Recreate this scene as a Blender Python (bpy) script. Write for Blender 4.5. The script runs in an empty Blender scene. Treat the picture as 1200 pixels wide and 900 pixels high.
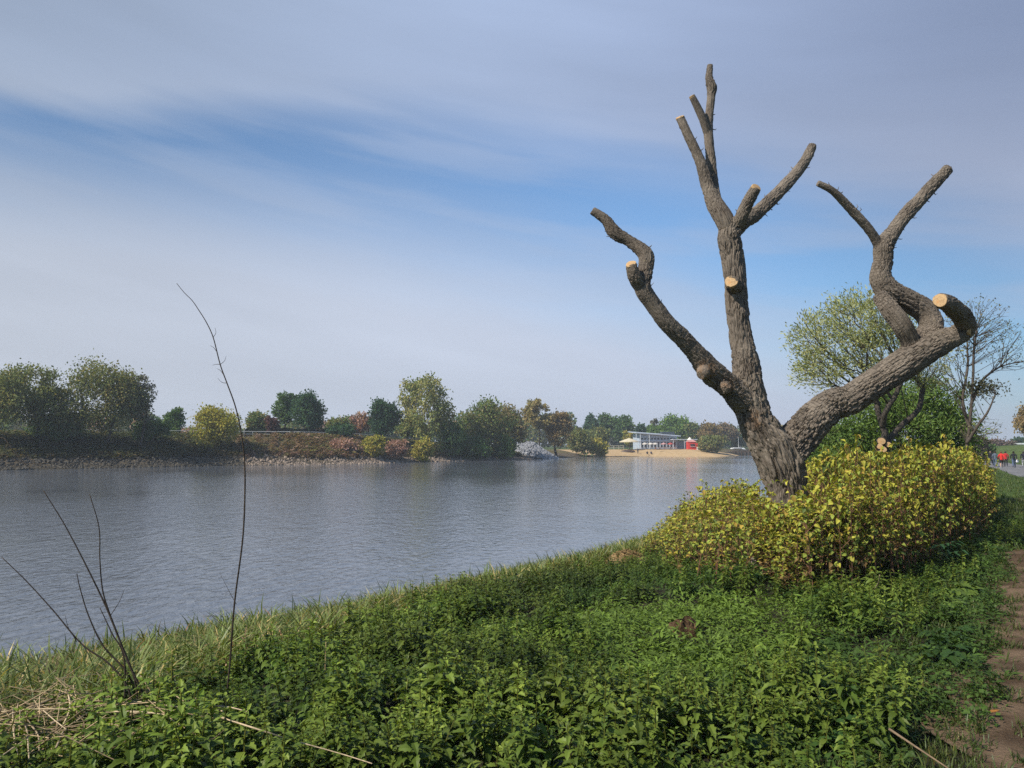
import bpy, math, random
import numpy as np
from mathutils import Vector, Matrix

SC = bpy.context.scene
COL = SC.collection
R = math.radians
# ---------------------------------------------------------------- camera
F = 924.0                                   # focal length in photo pixels (1200 wide)
CAM = np.array([0.0, 0.0, 3.5])
PITCH = math.atan(71.0 / F)
_cp, _sp = math.cos(PITCH), math.sin(PITCH)

def at(x, y, d):
    """world point seen at photo pixel (x, y) at distance d along the view"""
    X = (x - 600.0) / F; Y = (450.0 - y) / F
    v = np.array([X, _cp - Y * _sp, _sp + Y * _cp])
    return CAM + v * (d / v[1])

def to_px(P):
    q = np.asarray(P, float) - CAM
    zf = q[..., 1] * _cp + q[..., 2] * _sp
    yu = -q[..., 1] * _sp + q[..., 2] * _cp
    zf = np.where(zf < 0.05, 0.05, zf)
    return 600 + F * q[..., 0] / zf, 450 - F * yu / zf

cam_data = bpy.data.cameras.new("camera")
cam_data.sensor_fit = 'HORIZONTAL'
cam_data.angle = 2 * math.atan(600.0 / F)
cam_data.clip_start = 0.05; cam_data.clip_end = 20000
cam = bpy.data.objects.new("camera", cam_data); COL.objects.link(cam)
cam.location = CAM; cam.rotation_euler = (R(90) + PITCH, 0, 0)
SC.camera = cam

# ---------------------------------------------------------------- small maths
def ss(a, b, x):
    t = np.clip((x - a) / (b - a), 0, 1)
    return t * t * (3 - 2 * t)

def lerp(a, b, t): return a + (b - a) * t

def unit(v):
    v = np.asarray(v, float)
    return v / np.maximum(np.linalg.norm(v, axis=-1, keepdims=True), 1e-9)

_rs = np.random.RandomState(5)
_NA = _rs.uniform(0, 2 * np.pi, (12,)); _ND = _rs.uniform(0, 2 * np.pi, (12,))
_NF = np.linspace(0.6, 2.4, 12)
def wob(x, y, scale=1.0):
    """smooth aperiodic-looking noise in about -1..1"""
    x = np.asarray(x) / scale; y = np.asarray(y) / scale
    o = 0
    for a, d, f in zip(_NA, _ND, _NF):
        o = o + np.sin((x * np.cos(d) + y * np.sin(d)) * f * 2.1 + a)
    return o / 4.2

def spdist(px, py, poly):
    """signed distance to an open polyline, positive to its right"""
    px = np.asarray(px, float); py = np.asarray(py, float)
    best = np.full(px.shape, 1e18); sgn = np.ones(px.shape)
    for (ax, ay), (bx, by) in zip(poly[:-1], poly[1:]):
        dx, dy = bx - ax, by - ay
        t = np.clip(((px - ax) * dx + (py - ay) * dy) / (dx * dx + dy * dy), 0, 1)
        ex, ey = px - ax - t * dx, py - ay - t * dy
        d = ex * ex + ey * ey
        s = np.where(dx * ey - dy * ex < 0, 1.0, -1.0)
        m = d < best
        best = np.where(m, d, best); sgn = np.where(m, s, sgn)
    return np.sqrt(best) * sgn

# ---------------------------------------------------------------- terrain
NEAR = [(-160, -146), (-7.4, 10.2), (-4.9, 12.9), (-3.2, 14.9), (-0.8, 18.5), (2.5, 23.3), (5.0, 26.6), (14, 39), (26, 64), (36, 90), (50, 130), (90, 230), (200, 480), (900, 1900)]
FAR = [(-240, -110), (-100, 55), (-78, 90), (-70, 107.8), (-58.3, 119.8), (-43.7, 134.7), (-30.4, 140.6), (-17.5, 161.7), (0, 179.7),
       (10.9, 202), (22.5, 229), (41.5, 238), (61.2, 233), (68, 246), (81.5, 269), (126, 323), (218, 404), (420, 760), (1100, 2300)]
PATH = [(-14, -40), (10, 0), (18.2, 16), (27, 33), (35, 47), (42, 62), (54, 85), (66, 110), (76, 135), (84, 165), (86, 200)]
TRAIL = [(1.2, 1.6), (2.2, 3.0), (3.05, 4.4), (4.35, 6.4), (5.9, 8.9), (7.6, 11.4), (9.0, 13.6)]

def H(x, y):
    x = np.asarray(x, float); y = np.asarray(y, float)
    s = spdist(x, y, NEAR)
    zl = lerp(1.78, 1.0, ss(14, 70, y))
    zn = np.where(s < 0, np.maximum(-1.6, s * 0.3), zl * (1 - np.exp(-np.maximum(s, 0) / 4.2)))
    q = spdist(x, y, PATH)
    zn = zn + np.where(s > 0, 2.5 * ss(5, 17, q) * ss(40, 90, y) * (1 - 0.4 * ss(120, 260, y)), 0)
    zn = zn + np.where(s > 1, 0.05 * wob(x, y, 1.9) * ss(1, 4, s), 0)
    f = -spdist(x, y, FAR)
    hm = lerp(5.0, 1.9, ss(-40, 4, x))
    wd = lerp(17.0, 14.0, ss(-40, 4, x))
    fp = np.maximum(f, 0)
    zf = np.where(f < 0, np.maximum(-1.6, f * 0.25), 0.28 * hm * ss(-0.1, 3.0, fp) * 0.75 + hm * 0.79 * ss(0, wd, fp))
    zf = zf + np.where(f > 20, 0.25 * wob(x, y, 22.0), 0)
    return np.maximum(zn, zf)

def Hs(x, y): return float(H(np.array([x]), np.array([y]))[0])

def on_ground(u, v, d0=2.0, d1=400.0, dz=0.0):
    """where the ray through photo pixel (u, v) meets the ground"""
    ds = np.geomspace(d0, d1, 900)
    P = np.array([at(u, v, d) for d in ds])
    g = H(P[:, 0], P[:, 1]) + dz
    k = np.nonzero(P[:, 2] < g)[0]
    k = k[0] if len(k) else len(ds) - 1
    return np.array([P[k, 0], P[k, 1], g[k]])

# ---------------------------------------------------------------- mesh helpers
def mesh_np(name, V, Q=None, T=None, col=None, smooth=False, attrs=None):
    V = np.asarray(V, np.float32).reshape(-1, 3)
    Q = np.zeros((0, 4), np.int32) if Q is None else np.asarray(Q, np.int32).reshape(-1, 4)
    T = np.zeros((0, 3), np.int32) if T is None else np.asarray(T, np.int32).reshape(-1, 3)
    me = bpy.data.meshes.new(name)
    me.vertices.add(len(V)); me.vertices.foreach_set('co', V.ravel())
    nl = Q.size + T.size; nf = len(Q) + len(T)
    me.loops.add(nl); me.polygons.add(nf)
    me.loops.foreach_set('vertex_index', np.concatenate([Q.ravel(), T.ravel()]).astype(np.int32))
    st = np.concatenate([np.arange(len(Q)) * 4, Q.size + np.arange(len(T)) * 3]).astype(np.int32)
    me.polygons.foreach_set('loop_start', st)
    me.polygons.foreach_set('use_smooth', np.full(nf, smooth, dtype=bool))
    if col is not None:
        c = np.ones((len(V), 4), np.float32); c[:, :3] = np.asarray(col, np.float32).reshape(-1, 3)
        a = me.attributes.new('Col', 'FLOAT_COLOR', 'POINT'); a.data.foreach_set('color', c.ravel())
    for k, arr in (attrs or {}).items():
        arr = np.asarray(arr, np.float32)
        if arr.ndim == 2:
            a = me.attributes.new(k, 'FLOAT_VECTOR', 'POINT'); a.data.foreach_set('vector', arr.ravel())
        else:
            a = me.attributes.new(k, 'FLOAT', 'POINT'); a.data.foreach_set('value', arr.ravel())
    me.update(calc_edges=True); me.validate()
    return me

def link(name, me, mat=None, parent=None, label=None, cat=None, group=None, kind=None, loc=None):
    o = bpy.data.objects.new(name, me); COL.objects.link(o)
    if mat is not None and me is not None:
        for m in (mat if isinstance(mat, (list, tuple)) else [mat]): me.materials.append(m)
    if parent is not None: o.parent = parent
    if loc is not None: o.location = loc
    tag(o, label, cat, group, kind)
    return o

def tag(o, label=None, cat=None, group=None, kind=None):
    if label: o['label'] = label
    if cat: o['category'] = cat
    if group: o['group'] = group
    if kind: o['kind'] = kind
    return o

def thing(name, label, cat, loc=(0, 0, 0), group=None, rz=0.0):
    o = bpy.data.objects.new(name, None); COL.objects.link(o)
    o.location = loc; o.rotation_euler = (0, 0, rz); o.empty_display_size = 0.2
    return tag(o, label, cat, group)

class MB:
    """collects geometry for ONE mesh"""
    def __init__(s): s.V = []; s.Q = []; s.T = []; s.C = []; s.n = 0
    def add(s, V, Q=None, T=None, col=(1, 1, 1)):
        V = np.asarray(V, float).reshape(-1, 3)
        if Q is not None and len(Q): s.Q.append(np.asarray(Q, np.int64).reshape(-1, 4) + s.n)
        if T is not None and len(T): s.T.append(np.asarray(T, np.int64).reshape(-1, 3) + s.n)
        c = np.asarray(col, float)
        s.C.append(np.broadcast_to(c, (len(V), 3)) if c.ndim == 1 else c.reshape(-1, 3))
        s.V.append(V); s.n += len(V)
        return s
    def box(s, x0, x1, y0, y1, z0, z1, col=(1, 1, 1)):
        V = [(x, y, z) for z in (z0, z1) for y in (y0, y1) for x in (x0, x1)]
        return s.add(V, [(0, 2, 3, 1), (4, 5, 7, 6), (0, 1, 5, 4), (2, 6, 7, 3), (0, 4, 6, 2), (1, 3, 7, 5)], col=col)
    def tube(s, P, r, n=6, col=(1, 1, 1), cap=True):
        V, Q, T = tube(P, r, n, cap); return s.add(V, Q, T, col)
    def mesh(s, name, smooth=False, attrs=None):
        return mesh_np(name, np.concatenate(s.V), np.concatenate(s.Q) if s.Q else None,
                       np.concatenate(s.T) if s.T else None, np.concatenate(s.C), smooth, attrs)
    def build(s, name, mat, parent=None, smooth=False, **kw):
        return link(name, s.mesh(name, smooth), mat, parent, **kw)

def frames(P):
    P = np.asarray(P, float); n = len(P)
    t = np.empty_like(P); t[1:-1] = P[2:] - P[:-2]; t[0] = P[1] - P[0]; t[-1] = P[-1] - P[-2]
    t = unit(t)
    a = np.array([0, 1.0, 0]) if abs(t[0][1]) < 0.9 else np.array([1.0, 0, 0])
    N = np.empty_like(P); N[0] = unit(a - t[0] * np.dot(a, t[0]))
    for i in range(1, n):
        v = N[i - 1] - t[i] * np.dot(N[i - 1], t[i]); N[i] = unit(v)
    return t, N, np.cross(t, N)

def tube(P, r, n=6, cap=True):
    P = np.asarray(P, float); r = np.broadcast_to(np.asarray(r, float), (len(P),))
    t, N, B = frames(P)
    a = np.linspace(0, 2 * np.pi, n, endpoint=False)
    ring = np.cos(a)[None, :, None] * N[:, None] + np.sin(a)[None, :, None] * B[:, None]
    V = (P[:, None] + ring * r[:, None, None]).reshape(-1, 3)
    i = np.arange(len(P) - 1)[:, None] * n; j = np.arange(n)[None]; k = (j + 1) % n
    Q = np.stack([i + j, i + k, i + n + k, i + n + j], -1).reshape(-1, 4)
    T = None
    if cap:
        m = len(V); V = np.vstack([V, P[0], P[-1]]); e = (len(P) - 1) * n
        jj = np.arange(n); kk = (jj + 1) % n
        T = np.vstack([np.stack([np.full(n, m), kk, jj], -1), np.stack([np.full(n, m + 1), e + jj, e + kk], -1)])
    return V, Q, T

def spline(K, n=6):
    """Catmull-Rom through rows of K (any width)"""
    K = np.asarray(K, float)
    if len(K) < 3:
        t = np.linspace(0, 1, n + 1)[:, None]; return K[0] + (K[-1] - K[0]) * t
    E = np.vstack([2 * K[0] - K[1], K, 2 * K[-1] - K[-2]])
    out = []
    for i in range(1, len(E) - 2):
        t = np.linspace(0, 1, n, endpoint=False)[:, None]
        p0, p1, p2, p3 = E[i - 1], E[i], E[i + 1], E[i + 2]
        out.append(0.5 * (2 * p1 + (p2 - p0) * t + (2 * p0 - 5 * p1 + 4 * p2 - p3) * t ** 2 + (3 * p1 - p0 - 3 * p2 + p3) * t ** 3))
    out.append(K[-1:])
    return np.vstack(out)

def stamp(mb, tpl, M, tint=None):
    """stamp a template (V, Q, T, C) through transforms M (n,4,4)"""
    V, Q, T, C = tpl
    n = len(M)
    if n == 0: return
    W = np.einsum('nij,vj->nvi', M[:, :3, :3], V) + M[:, None, :3, 3]
    off = (np.arange(n) * len(V))[:, None, None]
    c = np.broadcast_to(C[None], (n, len(V), 3))
    if tint is not None: c = c * tint[:, None, :]
    mb.add(W.reshape(-1, 3), (Q[None] + off).reshape(-1, 4) if len(Q) else None,
           (T[None] + off).reshape(-1, 3) if len(T) else None, c.reshape(-1, 3))

def tpl_of(mb):
    return (np.concatenate(mb.V), np.concatenate(mb.Q) if mb.Q else np.zeros((0, 4), int),
            np.concatenate(mb.T) if mb.T else np.zeros((0, 3), int), np.concatenate(mb.C))

def xforms(P, yaw, scale, tilt=None, tdir=None):
    n = len(P); M = np.zeros((n, 4, 4)); M[:, 3, 3] = 1
    c, s = np.cos(yaw), np.sin(yaw)
    Rz = np.zeros((n, 3, 3)); Rz[:, 0, 0] = c; Rz[:, 0, 1] = -s; Rz[:, 1, 0] = s; Rz[:, 1, 1] = c; Rz[:, 2, 2] = 1
    if tilt is not None:
        kx, ky = -np.sin(tdir), np.cos(tdir); ct, st = np.cos(tilt), np.sin(tilt)
        A = np.zeros((n, 3, 3)); v = 1 - ct
        A[:, 0, 0] = ct + kx * kx * v; A[:, 0, 1] = kx * ky * v; A[:, 0, 2] = ky * st
        A[:, 1, 0] = kx * ky * v; A[:, 1, 1] = ct + ky * ky * v; A[:, 1, 2] = -kx * st
        A[:, 2, 0] = -ky * st; A[:, 2, 1] = kx * st; A[:, 2, 2] = ct
        Rz = A @ Rz
    sc = np.asarray(scale, float)
    M[:, :3, :3] = Rz * (sc[:, None, None] if sc.ndim == 1 else sc[:, None, :])
    M[:, :3, 3] = P
    return M

# ---------------------------------------------------------------- materials
def new_mat(name):
    m = bpy.data.materials.new(name); m.use_nodes = True
    nt = m.node_tree; nt.nodes.clear()
    out = nt.nodes.new('ShaderNodeOutputMaterial')
    return m, nt, out

def node(nt, typ, ins=None, **kw):
    n = nt.nodes.new(typ)
    for k, v in kw.items(): setattr(n, k, v)
    for k, v in (ins or {}).items():
        if isinstance(v, bpy.types.NodeSocket): nt.links.new(v, n.inputs[k])
        else: n.inputs[k].default_value = v
    return n

def math_n(nt, op, a, b=None, c=None, clamp=False):
    n = nt.nodes.new('ShaderNodeMath'); n.operation = op; n.use_clamp = clamp
    for i, v in enumerate((a, b, c)):
        if v is None: continue
        if isinstance(v, bpy.types.NodeSocket): nt.links.new(v, n.inputs[i])
        else: n.inputs[i].default_value = v
    return n.outputs[0]

def mixc(nt, fac, a, b, blend='MIX'):
    n = nt.nodes.new('ShaderNodeMix'); n.data_type = 'RGBA'; n.blend_type = blend; n.clamp_factor = True
    for i, v in ((0, fac), (6, a), (7, b)):
        if isinstance(v, bpy.types.NodeSocket): nt.links.new(v, n.inputs[i])
        else: n.inputs[i].default_value = v if i == 0 or len(v) == 4 else (*v, 1)
    return n.outputs[2]

def maprange(nt, v, a, b, c=0.0, d=1.0, smooth=True):
    n = nt.nodes.new('ShaderNodeMapRange'); n.interpolation_type = 'SMOOTHSTEP' if smooth else 'LINEAR'
    nt.links.new(v, n.inputs[0])
    for i, q in ((1, a), (2, b), (3, c), (4, d)):
        if isinstance(q, bpy.types.NodeSocket): nt.links.new(q, n.inputs[i])
        else: n.inputs[i].default_value = q
    return n.outputs[0]

def leaf_mat(name, trans=0.3, rough=0.55, spec=0.35, tint=(1, 1, 1)):
    m, nt, out = new_mat(name)
    at_ = node(nt, 'ShaderNodeAttribute', attribute_name='Col')
    c = at_.outputs['Color']
    if tint != (1, 1, 1): c = mixc(nt, 1.0, c, tint, 'MULTIPLY')
    p = node(nt, 'ShaderNodeBsdfPrincipled', {'Base Color': c, 'Roughness': rough, 'Specular IOR Level': spec})
    t = node(nt, 'ShaderNodeBsdfTranslucent', {'Color': mixc(nt, 1.0, c, (1.25, 1.2, 0.6), 'MULTIPLY')})
    x = node(nt, 'ShaderNodeMixShader', {0: trans, 1: p.outputs[0], 2: t.outputs[0]})
    nt.links.new(x.outputs[0], out.inputs[0])
    return m

def plain_mat(name, col, rough=0.7, spec=0.3, var=0.25, scale=8.0, metallic=0.0, attr=False, bump=0.0):
    """a colour broken up by procedural noise; attr: multiply by the mesh's own colours"""
    m, nt, out = new_mat(name)
    tc = node(nt, 'ShaderNodeTexCoord')
    n1 = node(nt, 'ShaderNodeTexNoise', {'Vector': tc.outputs['Object'], 'Scale': scale, 'Detail': 5.0, 'Roughness': 0.6})
    k = maprange(nt, n1.outputs['Fac'], 0.3, 0.7, 1 - var, 1 + var, False)
    c = (*col, 1)
    if attr: c = mixc(nt, 1.0, node(nt, 'ShaderNodeAttribute', attribute_name='Col').outputs['Color'], c, 'MULTIPLY')
    vm = node(nt, 'ShaderNodeVectorMath', {1: k}, operation='MULTIPLY')
    if isinstance(c, bpy.types.NodeSocket): nt.links.new(c, vm.inputs[0])
    else: vm.inputs[0].default_value = col
    p = node(nt, 'ShaderNodeBsdfPrincipled', {'Base Color': vm.outputs[0], 'Roughness': rough, 'Specular IOR Level': spec, 'Metallic': metallic})
    if bump:
        b = node(nt, 'ShaderNodeBump', {'Height': n1.outputs['Fac'], 'Strength': 0.8, 'Distance': bump})
        nt.links.new(b.outputs[0], p.inputs['Normal'])
    nt.links.new(p.outputs[0], out.inputs[0])
    return m

LEAF = leaf_mat('leaf_small', 0.28, 0.6, 0.25)
LEAF_FAR = leaf_mat('leaf_far', 0.32, 0.75, 0.1)
NETTLE = leaf_mat('leaf_nettle', 0.26, 0.5, 0.22)
BLADE = leaf_mat('leaf_blade', 0.3, 0.45, 0.3)
WOOD_FAR = plain_mat('wood_far', (1, 1, 1), 0.9, 0.1, 0.3, 2.0, attr=True)
WOOD_NEAR = plain_mat('wood_near', (1, 1, 1), 0.85, 0.2, 0.35, 25.0, attr=True, bump=0.01)
PAINT = plain_mat('painted', (1, 1, 1), 0.55, 0.4, 0.08, 1.5, attr=True)
CLOTH = plain_mat('cloth', (1, 1, 1), 0.9, 0.15, 0.2, 9.0, attr=True)
STONE = plain_mat('stone', (1, 1, 1), 0.9, 0.2, 0.3, 3.0, attr=True, bump=0.03)
# ================================================================ light, sky
SUN_AZ, SUN_EL = -121.0, 44.0
sd = Vector((math.sin(R(SUN_AZ)) * math.cos(R(SUN_EL)), math.cos(R(SUN_AZ)) * math.cos(R(SUN_EL)), math.sin(R(SUN_EL))))
sl = bpy.data.lights.new("sun", 'SUN'); sl.energy = 5.0; sl.angle = R(0.6); sl.color = (1.0, 0.93, 0.82)
so = bpy.data.objects.new("sun", sl); COL.objects.link(so)
so.rotation_euler = sd.to_track_quat('Z', 'Y').to_euler(); so.location = (-40, -10, 40)

W = bpy.data.worlds.new("World"); SC.world = W; W.use_nodes = True
nt = W.node_tree; nt.nodes.clear()
wo = nt.nodes.new('ShaderNodeOutputWorld')
sky = node(nt, 'ShaderNodeTexSky', sky_type='NISHITA', sun_disc=False, sun_elevation=R(SUN_EL), sun_rotation=R(SUN_AZ),
           air_density=1.0, dust_density=1.2, ozone_density=1.6, altitude=0.0)
tc = node(nt, 'ShaderNodeTexCoord')
sep = node(nt, 'ShaderNodeSeparateXYZ', {0: tc.outputs['Generated']})
X, Y, Z = sep.outputs
az = math_n(nt, 'ARCTAN2', X, Y)
hyp = math_n(nt, 'SQRT', math_n(nt, 'ADD', math_n(nt, 'MULTIPLY', X, X), math_n(nt, 'MULTIPLY', Y, Y)))
el = math_n(nt, 'DIVIDE', Z, math_n(nt, 'MAXIMUM', hyp, 0.02))
# streaky thin cloud: noise in (azimuth, elevation), stretched along the streaks which sink to the right
tilt = math_n(nt, 'ADD', el, math_n(nt, 'MULTIPLY', az, 0.16))
cv = node(nt, 'ShaderNodeCombineXYZ', {0: math_n(nt, 'MULTIPLY', az, 1.1), 1: math_n(nt, 'MULTIPLY', tilt, 5.5), 2: 0.37})
n1 = node(nt, 'ShaderNodeTexNoise', {'Vector': cv.outputs[0], 'Scale': 1.5, 'Detail': 5.0, 'Roughness': 0.5})
cv2 = node(nt, 'ShaderNodeCombineXYZ', {0: math_n(nt, 'MULTIPLY', az, 2.2), 1: math_n(nt, 'MULTIPLY', tilt, 16.0), 2: 1.7})
n2 = node(nt, 'ShaderNodeTexNoise', {'Vector': cv2.outputs[0], 'Scale': 1.3, 'Detail': 4.0, 'Roughness': 0.5})
wv = math_n(nt, 'ADD', math_n(nt, 'MULTIPLY', math_n(nt, 'SUBTRACT', n1.outputs['Fac'], 0.5), 0.10),
            math_n(nt, 'MULTIPLY', math_n(nt, 'SUBTRACT', n2.outputs['Fac'], 0.5), 0.05))
e2 = math_n(nt, 'ADD', el, wv)
az2 = math_n(nt, 'MULTIPLY', az, az)
def quad(c, a, b): return math_n(nt, 'ADD', math_n(nt, 'ADD', math_n(nt, 'MULTIPLY', az, a), math_n(nt, 'MULTIPLY', az2, b)), c)
up = math_n(nt, 'SUBTRACT', e2, quad(0.395, -0.132, -0.262))
lo = math_n(nt, 'SUBTRACT', e2, quad(0.245, -0.23, -0.20))
# the deck above: crisp edge to the left, soft to the right
soft = maprange(nt, az, -0.6, 0.2, 0.03, 0.085)
above = maprange(nt, up, math_n(nt, 'MULTIPLY', soft, -1.0), soft)
below = maprange(nt, lo, -0.11, 0.09, 1.0, 0.0)
clear = math_n(nt, 'SUBTRACT', 1.0, math_n(nt, 'MAXIMUM', above, below), clamp=True)
streak = math_n(nt, 'MULTIPLY', maprange(nt, n2.outputs['Fac'], 0.42, 0.68), 0.3)
cov = math_n(nt, 'SUBTRACT', 0.97, math_n(nt, 'MULTIPLY', clear, math_n(nt, 'SUBTRACT', 0.84, streak)))
# the veil thins out towards the zenith
cov = math_n(nt, 'MULTIPLY', cov, maprange(nt, el, 0.55, 1.1, 1.0, 0.12))
# behind the photographer the sky is nearly clear
cov = math_n(nt, 'MULTIPLY', cov, maprange(nt, math_n(nt, 'ABSOLUTE', az), 1.0, 1.7, 1.0, 0.25))
# cloud colour: lavender grey overhead, whiter low down; value is divided by the background strength
lowf = maprange(nt, el, 0.06, 0.50, 1.0, 0.0)
side = maprange(nt, az, -0.7, 0.75, 0.0, 1.0, False)
c_low = mixc(nt, side, (0.560, 0.605, 0.690), (0.410, 0.465, 0.600))
c_high = mixc(nt, side, (0.305, 0.375, 0.500), (0.222, 0.282, 0.435))
cc = mixc(nt, lowf, c_high, c_low)
lum = maprange(nt, n1.outputs['Fac'], 0.25, 0.75, 0.90, 1.10, False)
SKY_S = 0.10
mid = maprange(nt, math_n(nt, 'ABSOLUTE', az), 0.05, 0.62, 1.0, 0.0)
lum = math_n(nt, 'MULTIPLY', lum, math_n(nt, 'ADD', 1.0, math_n(nt, 'MULTIPLY', mid, math_n(nt, 'SUBTRACT', 0.38, math_n(nt, 'MULTIPLY', lowf, 0.33)))))
vm = node(nt, 'ShaderNodeVectorMath', {0: cc, 1: lum}, operation='MULTIPLY')
vm2 = node(nt, 'ShaderNodeVectorMath', {0: vm.outputs[0], 1: (1 / SKY_S,) * 3}, operation='MULTIPLY')
blue = node(nt, 'ShaderNodeVectorMath', {0: sky.outputs[0], 1: (0.66, 0.95, 1.16)}, operation='MULTIPLY')
blue = node(nt, 'ShaderNodeVectorMath', {0: blue.outputs[0], 1: math_n(nt, 'SUBTRACT', maprange(nt, az, -0.6, 0.1, 1.0, 1.40), maprange(nt, az, 0.15, 0.6, 0.0, 0.45))}, operation='MULTIPLY')
skyc = mixc(nt, cov, blue.outputs[0], vm2.outputs[0])
bg = node(nt, 'ShaderNodeBackground', {'Color': skyc, 'Strength': SKY_S})
nt.links.new(bg.outputs[0], wo.inputs[0])
SC.view_settings.view_transform = 'Standard'; SC.view_settings.look = 'None'
SC.view_settings.exposure = 0.10; SC.view_settings.gamma = 1.0; SC.view_settings.use_curve_mapping = False
SC.cycles.use_denoising = False
SC.cycles.max_bounces = 6; SC.cycles.diffuse_bounces = 3; SC.cycles.glossy_bounces = 3
SC.cycles.transmission_bounces = 4; SC.cycles.caustics_reflective = False; SC.cycles.caustics_refractive = False

# ================================================================ ground: one polar sheet
def ground_sheet():
    fine = np.radians(np.arange(-46, 46.01, 0.28))
    coarse = np.radians(np.arange(49, 312, 3.5))
    A = np.concatenate([fine, coarse]); na = len(A)
    rr = np.concatenate([[0.25], np.geomspace(0.6, 3900, 540)])
    RR, AA = np.meshgrid(rr, A, indexing='ij')
    x, y = RR * np.sin(AA), RR * np.cos(AA)
    z = H(x, y)
    V = np.stack([x, y, z], -1).reshape(-1, 3)
    i = np.arange(len(rr) - 1)[:, None] * na; j = np.arange(na)[None]; k = (j + 1) % na
    Q = np.stack([i + j, i + na + j, i + na + k, i + k], -1).reshape(-1, 4)
    T = None
    V = np.vstack([V, [0, 0, Hs(0, 0)]]); m = len(V) - 1
    jj = np.arange(na); T = np.stack([np.full(na, m), jj, (jj + 1) % na], -1)
    # what the ground is made of, place by place
    x, y, z = V.T
    s = spdist(x, y, NEAR); f = -spdist(x, y, FAR); q = spdist(x, y, PATH); tr = spdist(x, y, TRAIL)
    c = np.tile(np.array([0.035, 0.032, 0.018]), (len(V), 1))            # leaf mould below the nettles
    def put(m, col):
        c[:] = c * (1 - m[:, None]) + np.array(col) * m[:, None]
    grass = ss(-0.5, 1.2, tr) * ss(0, 3, s) * (y > 0)
    grass = np.maximum(grass, ss(17, 24, y) * ss(2, 5, s))
    put(grass, (0.055, 0.085, 0.018))
    put(ss(3, 9, q) * ss(20, 50, y), (0.075, 0.105, 0.025))
    put(ss(0.6, -0.4, s) * (s > -40), (0.04, 0.036, 0.026))              # mud at and under the water's edge
    fm = (f > -30) & (s < -30)
    put(fm * 1.0, (0.04, 0.036, 0.026))
    put(fm * ss(0.0, 2.5, f), (0.11, 0.085, 0.055))
    put(fm * ss(4, 9, f) * (0.6 + 0.4 * np.sign(wob(x, y, 5))), (0.12, 0.10, 0.035))
    put(fm * ss(19, 22, f), (0.06, 0.085, 0.025))
    me = mesh_np('ground', V, Q, T, c, True)
    m_, nt, out = new_mat('earth')
    tc = node(nt, 'ShaderNodeTexCoord')
    a = node(nt, 'ShaderNodeAttribute', attribute_name='Col')
    n1 = node(nt, 'ShaderNodeTexNoise', {'Vector': tc.outputs['Object'], 'Scale': 0.9, 'Detail': 8.0, 'Roughness': 0.65})
    n2 = node(nt, 'ShaderNodeTexNoise', {'Vector': tc.outputs['Object'], 'Scale': 14.0, 'Detail': 6.0, 'Roughness': 0.7})
    k = math_n(nt, 'MULTIPLY', maprange(nt, n1.outputs['Fac'], 0.3, 0.7, 0.6, 1.4, False), maprange(nt, n2.outputs['Fac'], 0.25, 0.75, 0.55, 1.45, False))
    v = node(nt, 'ShaderNodeVectorMath', {0: a.outputs['Color'], 1: k}, operation='MULTIPLY')
    b = node(nt, 'ShaderNodeBump', {'Height': n2.outputs['Fac'], 'Strength': 0.7, 'Distance': 0.04})
    p = node(nt, 'ShaderNodeBsdfPrincipled', {'Base Color': v.outputs[0], 'Roughness': 0.95, 'Specular IOR Level': 0.1, 'Normal': b.outputs[0]})
    nt.links.new(p.outputs[0], out.inputs[0])
    link('ground', me, m_, kind='structure')
ground_sheet()

# ================================================================ water
def water():
    V = [(-4000, -4000, 0), (4000, -4000, 0), (4000, 4000, 0), (-4000, 4000, 0)]
    me = mesh_np('water', V, [(0, 1, 2, 3)])
    m_, nt, out = new_mat('river')
    tc = node(nt, 'ShaderNodeTexCoord')
    mp = node(nt, 'ShaderNodeMapping', {'Vector': tc.outputs['Object'], 'Rotation': (0, 0, R(38)), 'Scale': (1.0, 0.55, 1)})
    a = node(nt, 'ShaderNodeTexNoise', {'Vector': mp.outputs[0], 'Scale': 4.2, 'Detail': 4.0, 'Roughness': 0.55, 'Distortion': 0.4})
    b = node(nt, 'ShaderNodeTexNoise', {'Vector': mp.outputs[0], 'Scale': 1.1, 'Detail': 3.0, 'Roughness': 0.5, 'Distortion': 0.2})
    g = node(nt, 'ShaderNodeTexNoise', {'Vector': mp.outputs[0], 'Scale': 0.035, 'Detail': 3.0, 'Roughness': 0.55})
    gust = maprange(nt, g.outputs['Fac'], 0.36, 0.64, 0.4, 1.35)
    h = math_n(nt, 'ADD', math_n(nt, 'MULTIPLY', a.outputs['Fac'], 0.040), math_n(nt, 'MULTIPLY', b.outputs['Fac'], 0.042))
    bp = node(nt, 'ShaderNodeBump', {'Height': h, 'Strength': gust, 'Distance': 1.0})
    p = node(nt, 'ShaderNodeBsdfPrincipled', {'Base Color': (0.105, 0.117, 0.138, 1), 'Roughness': 0.06, 'IOR': 1.333, 'Specular IOR Level': 0.5, 'Normal': bp.outputs[0]})
    nt.links.new(p.outputs[0], out.inputs[0])
    link('water', me, m_, kind='structure')
water()

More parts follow.
